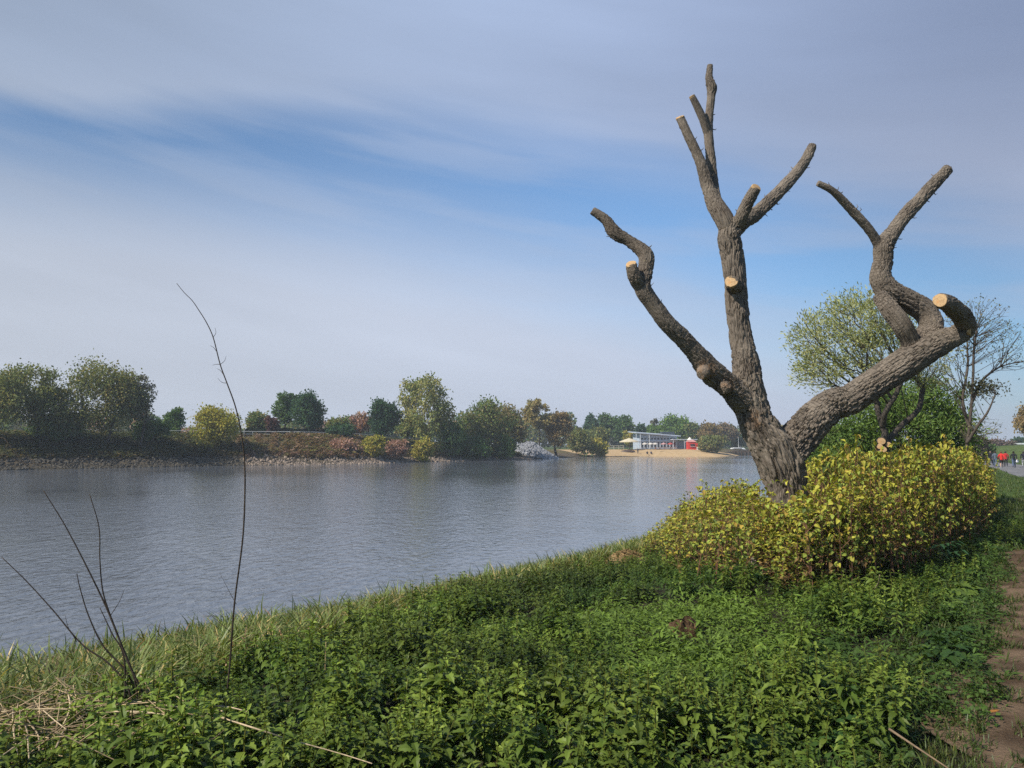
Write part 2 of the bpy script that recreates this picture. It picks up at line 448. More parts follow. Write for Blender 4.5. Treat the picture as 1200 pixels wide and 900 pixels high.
# ================================================================ strips laid on the ground
def strip(name, poly, half, mat, lift, step=1.0, nx=6, rag=0.0, seed=1):
    P = np.array(poly, float)
    L = np.concatenate([[0], np.cumsum(np.linalg.norm(np.diff(P, axis=0), axis=1))])
    t = np.arange(0, L[-1], step)
    K = spline(P, 12); LK = np.concatenate([[0], np.cumsum(np.linalg.norm(np.diff(K, axis=0), axis=1))])
    t = np.arange(0, LK[-1], step)
    C = np.stack([np.interp(t, LK, K[:, 0]), np.interp(t, LK, K[:, 1])], -1)
    d = unit(np.gradient(C, axis=0)); N = np.stack([d[:, 1], -d[:, 0]], -1)
    rows = []
    for k in np.linspace(-1, 1, nx):
        w = half * k
        if rag: w = w + rag * np.sign(k) * abs(k) * wob(t * 1.0 + 37 * (k > 0), np.full_like(t, seed * 3.1), 0.45)
        rows.append(C + N * np.broadcast_to(w, t.shape)[:, None])
    G = np.stack(rows, 1); z = H(G[..., 0], G[..., 1]) + lift
    V = np.concatenate([G, z[..., None]], -1).reshape(-1, 3)
    i = np.arange(len(t) - 1)[:, None] * nx; j = np.arange(nx - 1)[None]
    Q = np.stack([i + j, i + j + 1, i + nx + j + 1, i + nx + j], -1).reshape(-1, 4)
    return link(name, mesh_np(name, V, Q, smooth=True), mat, kind='structure')

strip('footpath', PATH, 2.1, plain_mat('asphalt', (0.17, 0.165, 0.165), 0.9, 0.2, 0.18, 1.3, bump=0.01), 0.03, 0.8, 7)
def dirt_mat():
    m, nt, out = new_mat('trodden_dirt')
    tc = node(nt, 'ShaderNodeTexCoord')
    n1 = node(nt, 'ShaderNodeTexNoise', {'Vector': tc.outputs['Object'], 'Scale': 2.6, 'Detail': 7.0, 'Roughness': 0.6})
    n2 = node(nt, 'ShaderNodeTexNoise', {'Vector': tc.outputs['Object'], 'Scale': 40.0, 'Detail': 5.0, 'Roughness': 0.7})
    vo = node(nt, 'ShaderNodeTexVoronoi', {'Vector': tc.outputs['Object'], 'Scale': 28.0})
    c = mixc(nt, maprange(nt, n1.outputs['Fac'], 0.35, 0.65), (0.085, 0.055, 0.033), (0.20, 0.135, 0.085))
    c = mixc(nt, maprange(nt, n2.outputs['Fac'], 0.5, 0.75, 0, 0.6), c, (0.05, 0.034, 0.02))
    c = mixc(nt, maprange(nt, vo.outputs['Distance'], 0.06, 0.16, 0.5, 0.0), c, (0.26, 0.2, 0.14))
    h = math_n(nt, 'ADD', n1.outputs['Fac'], math_n(nt, 'MULTIPLY', n2.outputs['Fac'], 0.5))
    b = node(nt, 'ShaderNodeBump', {'Height': h, 'Strength': 1.0, 'Distance': 0.05})
    p = node(nt, 'ShaderNodeBsdfPrincipled', {'Base Color': c, 'Roughness': 0.95, 'Specular IOR Level': 0.1, 'Normal': b.outputs[0]})
    nt.links.new(p.outputs[0], out.inputs[0]); return m
strip('dirt_track', TRAIL, 0.72, dirt_mat(), 0.035, 0.07, 10, 0.22, 2)

# far bank strips: riverside walk and the sand of the beach, both following the far shoreline
def shore_grid(u0, u1, s0, s1, step, ns, lift, name, mat, rag=0.0):
    P = np.array(FAR, float); K = spline(P, 10)
    f = to_px(np.c_[K, np.zeros(len(K))])[0]
    ok = (K[:, 1] > 60) & (f > u0) & (f < u1); K = K[ok]
    LK = np.concatenate([[0], np.cumsum(np.linalg.norm(np.diff(K, axis=0), axis=1))])
    t = np.arange(0, LK[-1], step)
    C = np.stack([np.interp(t, LK, K[:, 0]), np.interp(t, LK, K[:, 1])], -1)
    for _ in range(8): C[1:-1] = (C[:-2] + C[1:-1] * 2 + C[2:]) / 4
    d = unit(np.gradient(C, axis=0)); N = np.stack([-d[:, 1], d[:, 0]], -1)
    sv = np.linspace(s0, s1, ns)
    G = C[:, None] + N[:, None] * sv[None, :, None]
    if rag: G = G + (N * (rag * wob(t, t * 0.3, 6.0))[:, None])[:, None] * (sv > (s0 + s1) / 2)[None, :, None]
    z = H(G[..., 0], G[..., 1]) + lift
    V = np.concatenate([G, z[..., None]], -1).reshape(-1, 3); n = ns
    i = np.arange(len(t) - 1)[:, None] * n; j = np.arange(n - 1)[None]
    Q = np.stack([i + j, i + n + j, i + n + j + 1, i + j + 1], -1).reshape(-1, 4)
    link(name, mesh_np(name, V, Q, smooth=True), mat, kind='structure')
    return C, N
shore_grid(690, 864, -1.2, 17, 1.0, 22, 0.06, 'beach', plain_mat('sand', (0.46, 0.32, 0.17), 0.95, 0.1, 0.14, 0.8), 1.2)
walkC, walkN = shore_grid(-160, 520, 18.2, 21.2, 1.2, 4, 0.05, 'riverside_walk', plain_mat('pale_gravel', (0.34, 0.32, 0.29), 0.9, 0.2, 0.15, 0.7))

# ================================================================ the air over the river
def haze():
    mb = MB(); mb.box(-4200, 4200, -4200, 4200, -2.8, 26.0)
    m, nt, out = new_mat('river_haze')
    v = node(nt, 'ShaderNodeVolumePrincipled', {'Color': (0.80, 0.87, 0.97, 1), 'Density': 0.00045, 'Anisotropy': 0.0})
    nt.links.new(v.outputs[0], out.inputs['Volume'])
    link('haze', mb.mesh('haze'), m, None, 'thin pale haze lying over the river', 'haze', kind='stuff')
haze()
# ================================================================ remeshed solids from tubes
def solid(limbs, voxel, smooth_it=3, sides=14, nseg=6):
    """limbs: list of (knots (n,4) xyz+radius, id). Returns V, Q, id per vertex, local frame coords, radius"""
    mb = MB(); S = []
    for knots, idx in limbs:
        K = spline(knots, nseg); P, r = K[:, :3], np.maximum(K[:, 3], 0.002)
        mb.tube(P, r, sides)
        t, N, B = frames(P)
        L = np.concatenate([[0], np.cumsum(np.linalg.norm(np.diff(P, axis=0), axis=1))])
        S.append((P, r, t, N, B, L + 3.7 * idx, np.full(len(P), idx)))
    me = mb.mesh('raw')
    o = bpy.data.objects.new('raw', me); COL.objects.link(o)
    m = o.modifiers.new('r', 'REMESH'); m.mode = 'VOXEL'; m.voxel_size = voxel; m.adaptivity = 0
    if smooth_it:
        s = o.modifiers.new('s', 'SMOOTH'); s.factor = 0.5; s.iterations = smooth_it
    dg = bpy.context.evaluated_depsgraph_get(); ev = o.evaluated_get(dg); em = ev.to_mesh()
    V = np.empty(len(em.vertices) * 3, np.float32); em.vertices.foreach_get('co', V); V = V.reshape(-1, 3).astype(float)
    nl = len(em.loops); li = np.empty(nl, np.int32); em.loops.foreach_get('vertex_index', li)
    tot = np.empty(len(em.polygons), np.int32); em.polygons.foreach_get('loop_total', tot)
    assert (tot == 4).all(); Q = li.reshape(-1, 4).copy()
    ev.to_mesh_clear(); bpy.data.objects.remove(o); bpy.data.meshes.remove(me)
    P = np.vstack([s[0] for s in S]); r = np.concatenate([s[1] for s in S]); t = np.vstack([s[2] for s in S])
    N = np.vstack([s[3] for s in S]); B = np.vstack([s[4] for s in S]); L = np.concatenate([s[5] for s in S]); I = np.concatenate([s[6] for s in S])
    near = np.empty(len(V), np.int64)
    for a in range(0, len(V), 20000):
        d = ((V[a:a + 20000, None] - P[None]) ** 2).sum(-1)
        near[a:a + 20000] = np.argmin(np.sqrt(d) - r[None], 1)
    dv = V - P[near]
    loc = np.stack([(dv * N[near]).sum(1), (dv * B[near]).sum(1), L[near] + (dv * t[near]).sum(1)], -1)
    return V, Q, I[near].astype(int), loc, r[near]

def submesh(V, Q, keep, attrs=None):
    q = Q[keep]; u, inv = np.unique(q, return_inverse=True)
    return V[u], inv.reshape(-1, 4), {k: a[u] for k, a in (attrs or {}).items()}, u

# ================================================================ bark and cut wood
def bark_mat():
    m, nt, out = new_mat('furrowed_bark')
    a = node(nt, 'ShaderNodeAttribute', attribute_name='bark')
    rad = node(nt, 'ShaderNodeAttribute', attribute_name='rad').outputs['Fac']
    tc = node(nt, 'ShaderNodeTexCoord')
    sc = maprange(nt, rad, 0.04, 0.3, 1.7, 0.85, False)
    v = node(nt, 'ShaderNodeVectorMath', {0: a.outputs['Vector'], 3: sc}, operation='SCALE')
    mp = node(nt, 'ShaderNodeMapping', {'Vector': v.outputs[0], 'Scale': (1, 1, 0.17)})
    nz = node(nt, 'ShaderNodeTexNoise', {'Vector': mp.outputs[0], 'Scale': 9.0, 'Detail': 2.0})
    off = node(nt, 'ShaderNodeVectorMath', {0: nz.outputs['Color'], 1: (0.5, 0.5, 0.5)}, operation='SUBTRACT')
    off2 = node(nt, 'ShaderNodeVectorMath', {0: off.outputs[0], 3: 0.085}, operation='SCALE')
    wv = node(nt, 'ShaderNodeVectorMath', {0: mp.outputs[0], 1: off2.outputs[0]}, operation='ADD')
    def furrow(scale, seed, wide):
        sh = node(nt, 'ShaderNodeVectorMath', {0: wv.outputs[0], 1: (seed, seed * 1.7, seed * .4)}, operation='ADD')
        q = node(nt, 'ShaderNodeTexNoise', {'Vector': sh.outputs[0], 'Scale': scale, 'Detail': 1.5, 'Roughness': 0.45, 'Distortion': 0.25})
        return maprange(nt, math_n(nt, 'ABSOLUTE', math_n(nt, 'SUBTRACT', q.outputs['Fac'], 0.5)), 0.0, wide)
    ridge = math_n(nt, 'MULTIPLY', furrow(12.0, 1.3, 0.10), math_n(nt, 'ADD', 0.45, math_n(nt, 'MULTIPLY', furrow(20.0, 7.1, 0.12), 0.55)))
    fn = node(nt, 'ShaderNodeTexNoise', {'Vector': mp.outputs[0], 'Scale': 46.0, 'Detail': 5.0, 'Roughness': 0.65})
    lump = node(nt, 'ShaderNodeTexNoise', {'Vector': tc.outputs['Object'], 'Scale': 3.2, 'Detail': 3.0})
    h = math_n(nt, 'SUBTRACT', math_n(nt, 'ADD', math_n(nt, 'MULTIPLY', ridge, 0.85), math_n(nt, 'MULTIPLY', fn.outputs['Fac'], 0.5)), 0.75)
    amp = math_n(nt, 'MULTIPLY', math_n(nt, 'POWER', math_n(nt, 'DIVIDE', rad, 0.33), 1.2), 0.064)
    hh = math_n(nt, 'ADD', math_n(nt, 'MULTIPLY', h, amp), math_n(nt, 'MULTIPLY', math_n(nt, 'SUBTRACT', lump.outputs['Fac'], 0.5), math_n(nt, 'MULTIPLY', amp, 1.3)))
    patch = node(nt, 'ShaderNodeTexNoise', {'Vector': tc.outputs['Object'], 'Scale': 1.4, 'Detail': 3.0, 'Roughness': 0.6})
    hh = math_n(nt, 'MULTIPLY', hh, maprange(nt, patch.outputs['Fac'], 0.36, 0.62, 0.45, 1.25))
    dsp = node(nt, 'ShaderNodeDisplacement', {'Height': hh, 'Midlevel': 0.0, 'Scale': 1.0})
    nt.links.new(dsp.outputs[0], out.inputs['Displacement'])
    # colour: grey-brown plates, paler weathered patches, a little yellow lichen, raw reddish scars from the attribute
    cn = node(nt, 'ShaderNodeTexNoise', {'Vector': tc.outputs['Object'], 'Scale': 2.1, 'Detail': 6.0, 'Roughness': 0.65})
    c = mixc(nt, maprange(nt, cn.outputs['Fac'], 0.35, 0.68), (0.080, 0.062, 0.048), (0.200, 0.163, 0.127))
    c = mixc(nt, maprange(nt, fn.outputs['Fac'], 0.35, 0.7, 0.0, 0.6), c, (0.28, 0.235, 0.185))
    ln = node(nt, 'ShaderNodeTexNoise', {'Vector': tc.outputs['Object'], 'Scale': 11.0, 'Detail': 4.0, 'Roughness': 0.7})
    c = mixc(nt, maprange(nt, ln.outputs['Fac'], 0.62, 0.72, 0.0, 0.5), c, (0.20, 0.17, 0.07))
    sc_ = node(nt, 'ShaderNodeAttribute', attribute_name='scar').outputs['Fac']
    c = mixc(nt, math_n(nt, 'MULTIPLY', sc_, maprange(nt, ln.outputs['Fac'], 0.42, 0.62, 0.1, 0.9)), c, (0.26, 0.165, 0.10))
    p = node(nt, 'ShaderNodeBsdfPrincipled', {'Base Color': c, 'Roughness': 0.9, 'Specular IOR Level': 0.15})
    nt.links.new(p.outputs[0], out.inputs[0])
    m.displacement_method = 'BOTH'
    return m
BARK = bark_mat()

def cut_mat():
    m, nt, out = new_mat('sawn_wood')
    tc = node(nt, 'ShaderNodeTexCoord')
    n0 = node(nt, 'ShaderNodeTexNoise', {'Vector': tc.outputs['Object'], 'Scale': 9.0, 'Detail': 3.0})
    o2 = node(nt, 'ShaderNodeVectorMath', {0: n0.outputs['Color'], 3: 0.05}, operation='SCALE')
    v = node(nt, 'ShaderNodeVectorMath', {0: tc.outputs['Object'], 1: o2.outputs[0]}, operation='ADD')
    sx = node(nt, 'ShaderNodeSeparateXYZ', {0: v.outputs[0]})
    r = math_n(nt, 'SQRT', math_n(nt, 'ADD', math_n(nt, 'MULTIPLY', sx.outputs[0], sx.outputs[0]), math_n(nt, 'MULTIPLY', sx.outputs[1], sx.outputs[1])))
    w = math_n(nt, 'SINE', math_n(nt, 'MULTIPLY', r, 380.0))
    c = mixc(nt, maprange(nt, w, -0.6, 1.0, 0.0, 0.6), (0.56, 0.38, 0.20), (0.38, 0.22, 0.095))
    c = mixc(nt, maprange(nt, r, 0.0, 0.05, 0.75, 0.0), c, (0.52, 0.25, 0.09))
    n1 = node(nt, 'ShaderNodeTexNoise', {'Vector': tc.outputs['Object'], 'Scale': 26.0, 'Detail': 4.0, 'Roughness': 0.7})
    c = mixc(nt, maprange(nt, n1.outputs['Fac'], 0.42, 0.72, 0.0, 0.75), c, (0.27, 0.17, 0.09))
    p = node(nt, 'ShaderNodeBsdfPrincipled', {'Base Color': c, 'Roughness': 0.8, 'Specular IOR Level': 0.2})
    nt.links.new(p.outputs[0], out.inputs[0]); return m
CUT = cut_mat()

def cut_disc(parent, c, axis, r, rng, origin=(0, 0, 0), name='cut_face'):
    """an irregular sawn disc, built in its own frame so that its rings run round its own middle"""
    n = 26; a = np.linspace(0, 2 * np.pi, n, endpoint=False)
    rr = r * (1 + 0.06 * np.sin(2 * a + rng.uniform(0, 6)) + 0.04 * np.sin(3 * a + rng.uniform(0, 6)) + 0.02 * rng.standard_normal(n))
    V = []
    for k, (q, z) in enumerate(((0.0, 0.004), (0.5, 0.003), (0.97, 0.0), (1.0, -0.006), (0.98, -0.05))):
        V.append(np.stack([rr * q * np.cos(a), rr * q * np.sin(a), np.full(n, z)], -1))
    V = np.vstack(V); j = np.arange(n); k = (j + 1) % n
    Q = np.vstack([np.stack([b * n + j, b * n + k, b * n + n + k, b * n + n + j], -1) for b in range(1, 4)])
    V = np.vstack([V[n:], [[0, 0, 0.004]]]); Q = Q - n
    T = np.stack([np.full(n, len(V) - 1), j, k], -1)
    o = link(name, mesh_np(name, V, Q, T), CUT, parent)
    o.rotation_euler = Vector(axis).to_track_quat('Z', 'Y').to_euler()
    o.location = np.asarray(c) - np.asarray(origin)
    return o

# ================================================================ the pollarded tree
D0 = 13.0
def build_pollard():
    rng = np.random.RandomState(3)
    k_ = D0 / F
    base = np.array([*at(921, 600, D0)[:2], 0]); base[2] = Hs(base[0], base[1]) - 0.05
    def K(rows):
        out = []
        for row in rows:
            x, y, r = row[:3]; dz = row[3] if len(row) > 3 else 0.0
            d = D0 + dz
            out.append([*at(x, y, d), r * d / F * 0.91])
        return np.array(out)
    trunk = K([(940, 675, 38), (935, 645, 30), (930, 615, 25), (925, 585, 24), (917, 553, 27), (907, 527, 28), (896, 510, 24.5), (885, 490, 22), (878, 462, 20), (875, 430, 17),
               (870, 405, 14.8), (866, 380, 14.5), (863, 352, 14), (862, 330, 14), (860, 312, 14.5), (857, 292, 14.5), (854, 276, 14), (856, 262, 12)])
    L = {}
    L['a'] = [(856, 274, 12), (848, 256, 12.5), (840, 243, 11.5, .05), (834, 230, 9.5, .1), (828, 214, 8.5, .12), (822, 193, 7.2, .1), (813, 172, 6.3, .1), (806, 158, 6, .1), (797, 138, 5.6, .1)]
    L['b'] = [(838, 234, 8, .1), (836, 215, 6.8, .25), (834, 197, 6.4, .3), (831, 167, 6.2, .35), (830, 148, 6.2, .37), (833, 117, 5.2, .4), (834, 102, 6.6, .4), (831, 92, 5, .4), (832, 76, 3.9, .42)]
    L['c'] = [(830, 158, 5.5, .36), (825, 143, 5.4, .3), (818, 127, 5, .25), (811, 113, 4.2, .2)]
    L['d'] = [(858, 272, 12), (868, 261, 11, .1), (885, 251, 9.4, .3), (905, 233, 8.4, .5), (926, 211, 7.8, .7), (942, 191, 6.9, .85), (952, 171, 5.8, 1.0)]
    L['e'] = [(864, 266, 9), (869, 254, 8.6, -.15), (876, 238, 8, -.25), (886, 220, 6.8, -.35)]
    L['f'] = [(863, 340, 11, 0), (859, 333, 9.6, -.22), (857, 330.5, 8.6, -.31)]
    L['g'] = [(878, 478, 18), (866, 464, 17, -.1), (850, 449, 15, -.2), (833, 435, 15.5, -.3), (813, 411, 12.2, -.45), (797, 394, 11.4, -.55), (780, 377, 11, -.65), (765, 356, 10.6, -.7),
              (753, 337, 11, -.75), (756, 318, 9.8, -.7), (757, 299, 10.2, -.65), (738, 283, 7.8, -.6), (721, 273, 8.8, -.6), (710, 258, 6.8, -.6), (694, 246.5, 5.4, -.6)]
    L['h'] = [(752, 338, 9, -.75), (744, 325, 9, -.85), (739.5, 310, 7.4, -.9)]
    L['i'] = [(912, 548, 20), (922, 531, 23, .05), (938, 511, 23, .1), (956, 490, 22, .1), (975, 475, 20.5, .1), (996, 468, 19.2, .05), (1025, 449, 18.4, 0), (1058, 428, 19, -.05),
              (1095, 405, 17, -.1), (1122, 392, 13.5, -.15), (1131, 383, 12.6, -.22), (1127, 371, 12.2, -.4), (1114, 358, 11.4, -.75), (1102, 352, 10, -1.0)]
    L['j'] = [(1058, 425, 15), (1074, 411, 17, .1), (1087, 394, 16, .2), (1091, 379, 14.5, .25), (1082, 363, 15.2, .3), (1061, 351, 15, .3), (1042, 341, 15.5, .3), (1032, 326, 13.6, .3),
              (1035, 305, 12, .3), (1036, 288, 12, .3), (1046, 273, 9.6, .35), (1058, 256, 9, .4), (1078, 234, 8.5, .5), (1097, 213, 7.9, .6), (1111, 198, 6.9, .65)]
    L['k'] = [(1034, 296, 7.5, .3), (1028, 284, 6.4, .28), (1017, 267, 6.1, .2), (994, 242, 5.6, .1), (976, 224, 4.8, 0), (958, 214.5, 3.9, -.05)]
    L['l'] = [(1030, 346, 9, .1), (1042, 362, 11.5, -.05), (1056, 380, 12, -.1), (1066, 398, 12, -.02), (1072, 412, 12, .05)]
    limbs = [(trunk, 0)]; keys = list(L)
    for n_, k in enumerate(keys): limbs.append((K(L[k]), n_ + 1))
    # burls on the left limb and flare of the roots
    limbs.append((K([(826, 432, 8, -.45), (824, 437, 9, -.5), (821, 440, 6, -.55)]), keys.index('g') + 1))
    limbs.append((K([(851, 452, 8, -.35), (848, 455, 9, -.4), (845, 457, 6, -.42)]), keys.index('g') + 1))
    for a in (0.3, 1.5, 2.7, 4.0, 5.2):
        b = base + [0.2 * math.cos(a), 0.2 * math.sin(a), 0.45]; e = base + [0.62 * math.cos(a), 0.62 * math.sin(a), -0.1]
        limbs.append((np.array([[*b, 0.16], [*((b + e) / 2 + [0, 0, -0.05]), 0.14], [*e, 0.08]]), 0))
    V, Q, I, loc, rad = solid(limbs, 0.0115, 3, 18, 7)
    scar = np.zeros(len(V))
    for (x, y, r, dz) in ((826, 434, 16, -.5), (851, 453, 12, -.4), (884, 492, 13, -.3), (873, 300, 5, -.2)):
        c = at(x, y, D0 + dz); scar = np.maximum(scar, 1 - ss(0.5, 1.15, np.linalg.norm(V - c, axis=1) / (r * k_)))
    V = V - base
    root = thing('pollarded_tree', 'big lopped tree with furrowed bark and sawn limbs rising out of the yellow thicket', 'tree', base)
    fid = I[Q[:, 0]]
    spikes = {}
    def spur(k, t0, side, ln):
        kk = spline(K(L[k]), 7); i = int(t0 * (len(kk) - 1)); p = kk[i, :3]; r = kk[i, 3]
        tdir = unit(kk[min(i + 1, len(kk) - 1), :3] - kk[max(i - 1, 0), :3])
        n = unit(np.cross(tdir, [0, 1, 0.0])) * side + rng.normal(0, .35, 3) + tdir * 0.3
        n = unit(n); q = p + n * r * 0.9
        spikes.setdefault(k, []).append((q, q + n * ln * .6 + rng.normal(0, .01, 3), q + n * ln + tdir * ln * .3))
    for k, nn in (('d', 16), ('j', 14), ('i', 8), ('g', 8), ('a', 5), ('k', 6), ('b', 5), ('e', 4)):
        for _ in range(nn):
            spur(k, rng.uniform(.35 if k != 'j' else .6, .97), rng.choice([-1, 1], p=[.7, .3]) if k != 'g' else rng.choice([-1, 1]), rng.uniform(.03, .085))
    for i in range(len(keys) + 1):
        v, q, at_, _ = submesh(V, Q, fid == i, {'bark': loc, 'rad': rad, 'scar': scar})
        nm = 'trunk' if i == 0 else 'limb'
        T = None
        if i and keys[i - 1] in spikes:
            for (a, b, c) in spikes[keys[i - 1]]:
                w, q2, _t = tube(np.array([a, b, c]) - base, [0.010, 0.007, 0.003], 5, False)
                q = np.vstack([q, q2 + len(v)]); v = np.vstack([v, w])
                at_['bark'] = np.vstack([at_['bark'], w * 2]); at_['rad'] = np.concatenate([at_['rad'], np.full(len(w), .002)]); at_['scar'] = np.concatenate([at_['scar'], np.zeros(len(w))])
        link(nm, mesh_np(nm, v, q, smooth=True, attrs=at_), BARK, root)
    # sawn ends
    for k in ('a', 'c', 'e', 'h', 'f', 'i'):
        kk = K(L[k]); e = kk[-1]; ax = unit(kk[-1, :3] - kk[-2, :3]); r = e[3]
        if k == 'i': ax = unit(np.array([-0.75, -0.62, 0.12])); r *= .92
        if k == 'f': ax = unit(np.array([-0.25, -0.8, 0.42])); r *= 1.0
        if k in 'ah': ax = unit(ax + np.array([-.1, -.55, .1]))
        if k == 'e': ax = unit(ax + np.array([.2, -.7, 0]))
        o = cut_disc(root, e[:3] + ax * (0.010 + .10 * r), ax, r * .98, rng, base)
    ax = unit(np.array([0.75, -0.62, -0.15])); c = at(1136, 386, D0 - .28)
    cut_disc(root, c + ax * 0.035, ax, 0.11, rng, base, 'cut_face')
build_pollard()
LEAFGAIN = 2.0
# ================================================================ generic trees: a dendrite through target points, then leaves
def dendrite(nodes, targets, bf):
    """grow a branching net from the node list (x,y,z) to targets; returns points, parents"""
    P = [np.array(n[:3], float) for n in nodes]; par = [-1] + list(range(len(nodes) - 1))
    pl = [0.0]
    for i in range(1, len(P)): pl.append(pl[-1] + np.linalg.norm(P[i] - P[i - 1]) * 0.6)
    T = np.asarray(targets, float); left = np.ones(len(T), bool)
    best = np.full(len(T), 1e9); bi = np.zeros(len(T), int); bd = np.zeros(len(T))
    def upd(k):
        d = np.linalg.norm(T - P[k], axis=1); c = d + bf * pl[k]
        # branches leave upwards and outwards, not back down
        c = c + np.where(T[:, 2] < P[k][2] - 0.25 * d, 0.6 * d, 0)
        m = c < best; best[m] = c[m]; bi[m] = k; bd[m] = d[m]
    for k in range(len(P)): upd(k)
    for _ in range(len(T)):
        j = np.argmin(np.where(left, best, 1e9)); left[j] = False
        P.append(T[j].copy()); par.append(bi[j]); pl.append(pl[bi[j]] + bd[j]); upd(len(P) - 1)
    return np.array(P), np.array(par)

def tree_geo(rng, trunks, lobes, nt, leaves, lsize, spread, pal, r0, rtip=0.02, bf=0.35, droop=0.0, sides=5, jag=0.05,
             wood=(0.06, 0.05, 0.04), leafdir=0.3, bare=0.0, tipleaf=True):
    """trunks: list of knot lists from the base up (local coords). lobes: (cx,cy,cz,rx,ry,rz). returns wood MB, leaf MB"""
    wm, lm = MB(), MB()
    vol = np.array([l[3] * l[4] * l[5] for l in lobes]) ** 0.75; pick = rng.choice(len(lobes), nt, p=vol / vol.sum())
    T = []
    for k in pick:
        cx, cy, cz, rx, ry, rz = lobes[k]
        d = unit(rng.normal(size=3)); q = rng.uniform(0.15, 1.0) ** 0.45
        T.append([cx + d[0] * rx * q, cy + d[1] * ry * q, cz + d[2] * rz * q])
    T = np.array(T); own = None
    # share the targets among the trunks
    heads = np.array([t[-1][:3] for t in trunks]); share = np.argmin(np.linalg.norm(T[:, None] - heads[None], axis=2), 1)
    tips = []
    for ti, tr in enumerate(trunks):
        tt = T[share == ti]
        kn = spline(np.array([k[:3] for k in tr], float), 3)
        nodes = list(kn)
        if len(tt) == 0: tt = heads[ti:ti + 1] + [[0, 0, .3]]
        P, par = dendrite(nodes, tt, bf)
        n = len(P); cnt = np.ones(n); cnt[:len(nodes)] = 0.0
        for i in range(n - 1, 0, -1):
            cnt[par[i]] += cnt[i]
        ex = max(.46, math.log(max(r0 / rtip, 1.2)) / math.log(max(cnt[0], 3)))
        rad = np.maximum(rtip * .7, r0 * (np.maximum(cnt, 1) / cnt[0]) ** ex)
        rad[:len(nodes)] = np.minimum(np.linspace(r0 * 1.15, max(rad[len(nodes) - 1], r0 * .22), len(nodes)), r0 * 1.15)
        kids = [[] for _ in range(n)]
        for i in range(1, n): kids[par[i]].append(i)
        stack = [0]
        while stack:
            s = stack.pop(); ch = [par[s], s] if par[s] >= 0 else [s]
            while kids[ch[-1]]:
                ks = sorted(kids[ch[-1]], key=lambda q: -cnt[q]); stack += ks[1:]; ch.append(ks[0])
            if len(ch) < 2: continue
            Kn = np.c_[P[ch], rad[ch]]; Kn[0, 3] = min(Kn[0, 3], Kn[1, 3] * 1.3) if par[s] >= 0 else Kn[0, 3]
            C = spline(Kn, 3); C[1:-1, :3] += rng.normal(0, 1, (len(C) - 2, 3)) * np.minimum(C[1:-1, 3:4] * jag * 2, 0.06)
            wm.tube(C[:, :3], np.maximum(C[:, 3], rtip * .4), sides if rad[ch[0]] > rtip * 3 else max(3, sides - 2), wood)
        lf = np.array([i for i in range(len(nodes), n)])
        w = np.where([len(kids[i]) == 0 for i in lf], 1.0, 0.45)
        tips.append((P[lf], P[par[lf]], w))
    A = np.vstack([t[0] for t in tips]); Pa = np.vstack([t[1] for t in tips]); w = np.concatenate([t[2] for t in tips])
    live = rng.uniform(size=len(A)) > bare; A, Pa, w = A[live], Pa[live], w[live]
    if leaves and len(A):
        k = rng.choice(len(A), leaves, p=w / w.sum())
        u = rng.uniform(0, 1, leaves)[:, None] ** 0.7
        sp = np.asarray(spread) * np.ones(3)
        C = Pa[k] * (1 - u) * .55 + A[k] * (1 - (1 - u) * .55) + rng.normal(size=(leaves, 3)) * sp
        if droop: C[:, 2] -= np.abs(rng.normal(0, droop, leaves))
        out = unit(A[k] - Pa[k])
        D = unit(out * leafdir + rng.normal(size=(leaves, 3)) * 0.6 + np.array([0, 0, -0.8 * (droop > 0)]))
        S = unit(np.cross(D, rng.normal(size=(leaves, 3))))
        sz = rng.uniform(.65, 1.35, leaves)[:, None]
        Ln, Wd = lsize[0] * sz, lsize[1] * sz
        nrm = np.cross(D, S)
        V = np.stack([C, C + D * Ln * .5 + S * Wd * .5 - nrm * Ln * .06, C + D * Ln, C + D * Ln * .5 - S * Wd * .5 - nrm * Ln * .06], 1).reshape(-1, 3)
        q = np.arange(leaves)[:, None] * 4 + np.arange(4)[None]
        pc = np.array([p[:3] for p in pal]); pw = np.array([p[3] for p in pal])
        # colour drifts by branch, with single leaves varying
        bc = rng.choice(len(pal), len(A), p=pw / pw.sum())
        c = LEAFGAIN * pc[np.where(rng.uniform(size=leaves) < .6, bc[k], rng.choice(len(pal), leaves, p=pw / pw.sum()))] * rng.uniform(.72, 1.3, (leaves, 1))
        lm.add(V, q, col=np.repeat(c, 4, 0))
    return wm, lm

def put_tree(name, label, cat, base, geo, group=None, leafmat=None, woodmat=None, crown='crown'):
    wm, lm = geo
    root = thing(name, label, cat, base, group)
    if wm.n: wm.build('trunk', woodmat or WOOD_FAR, root, True)
    if lm.n: lm.build(crown, leafmat or LEAF_FAR, root)
    return root

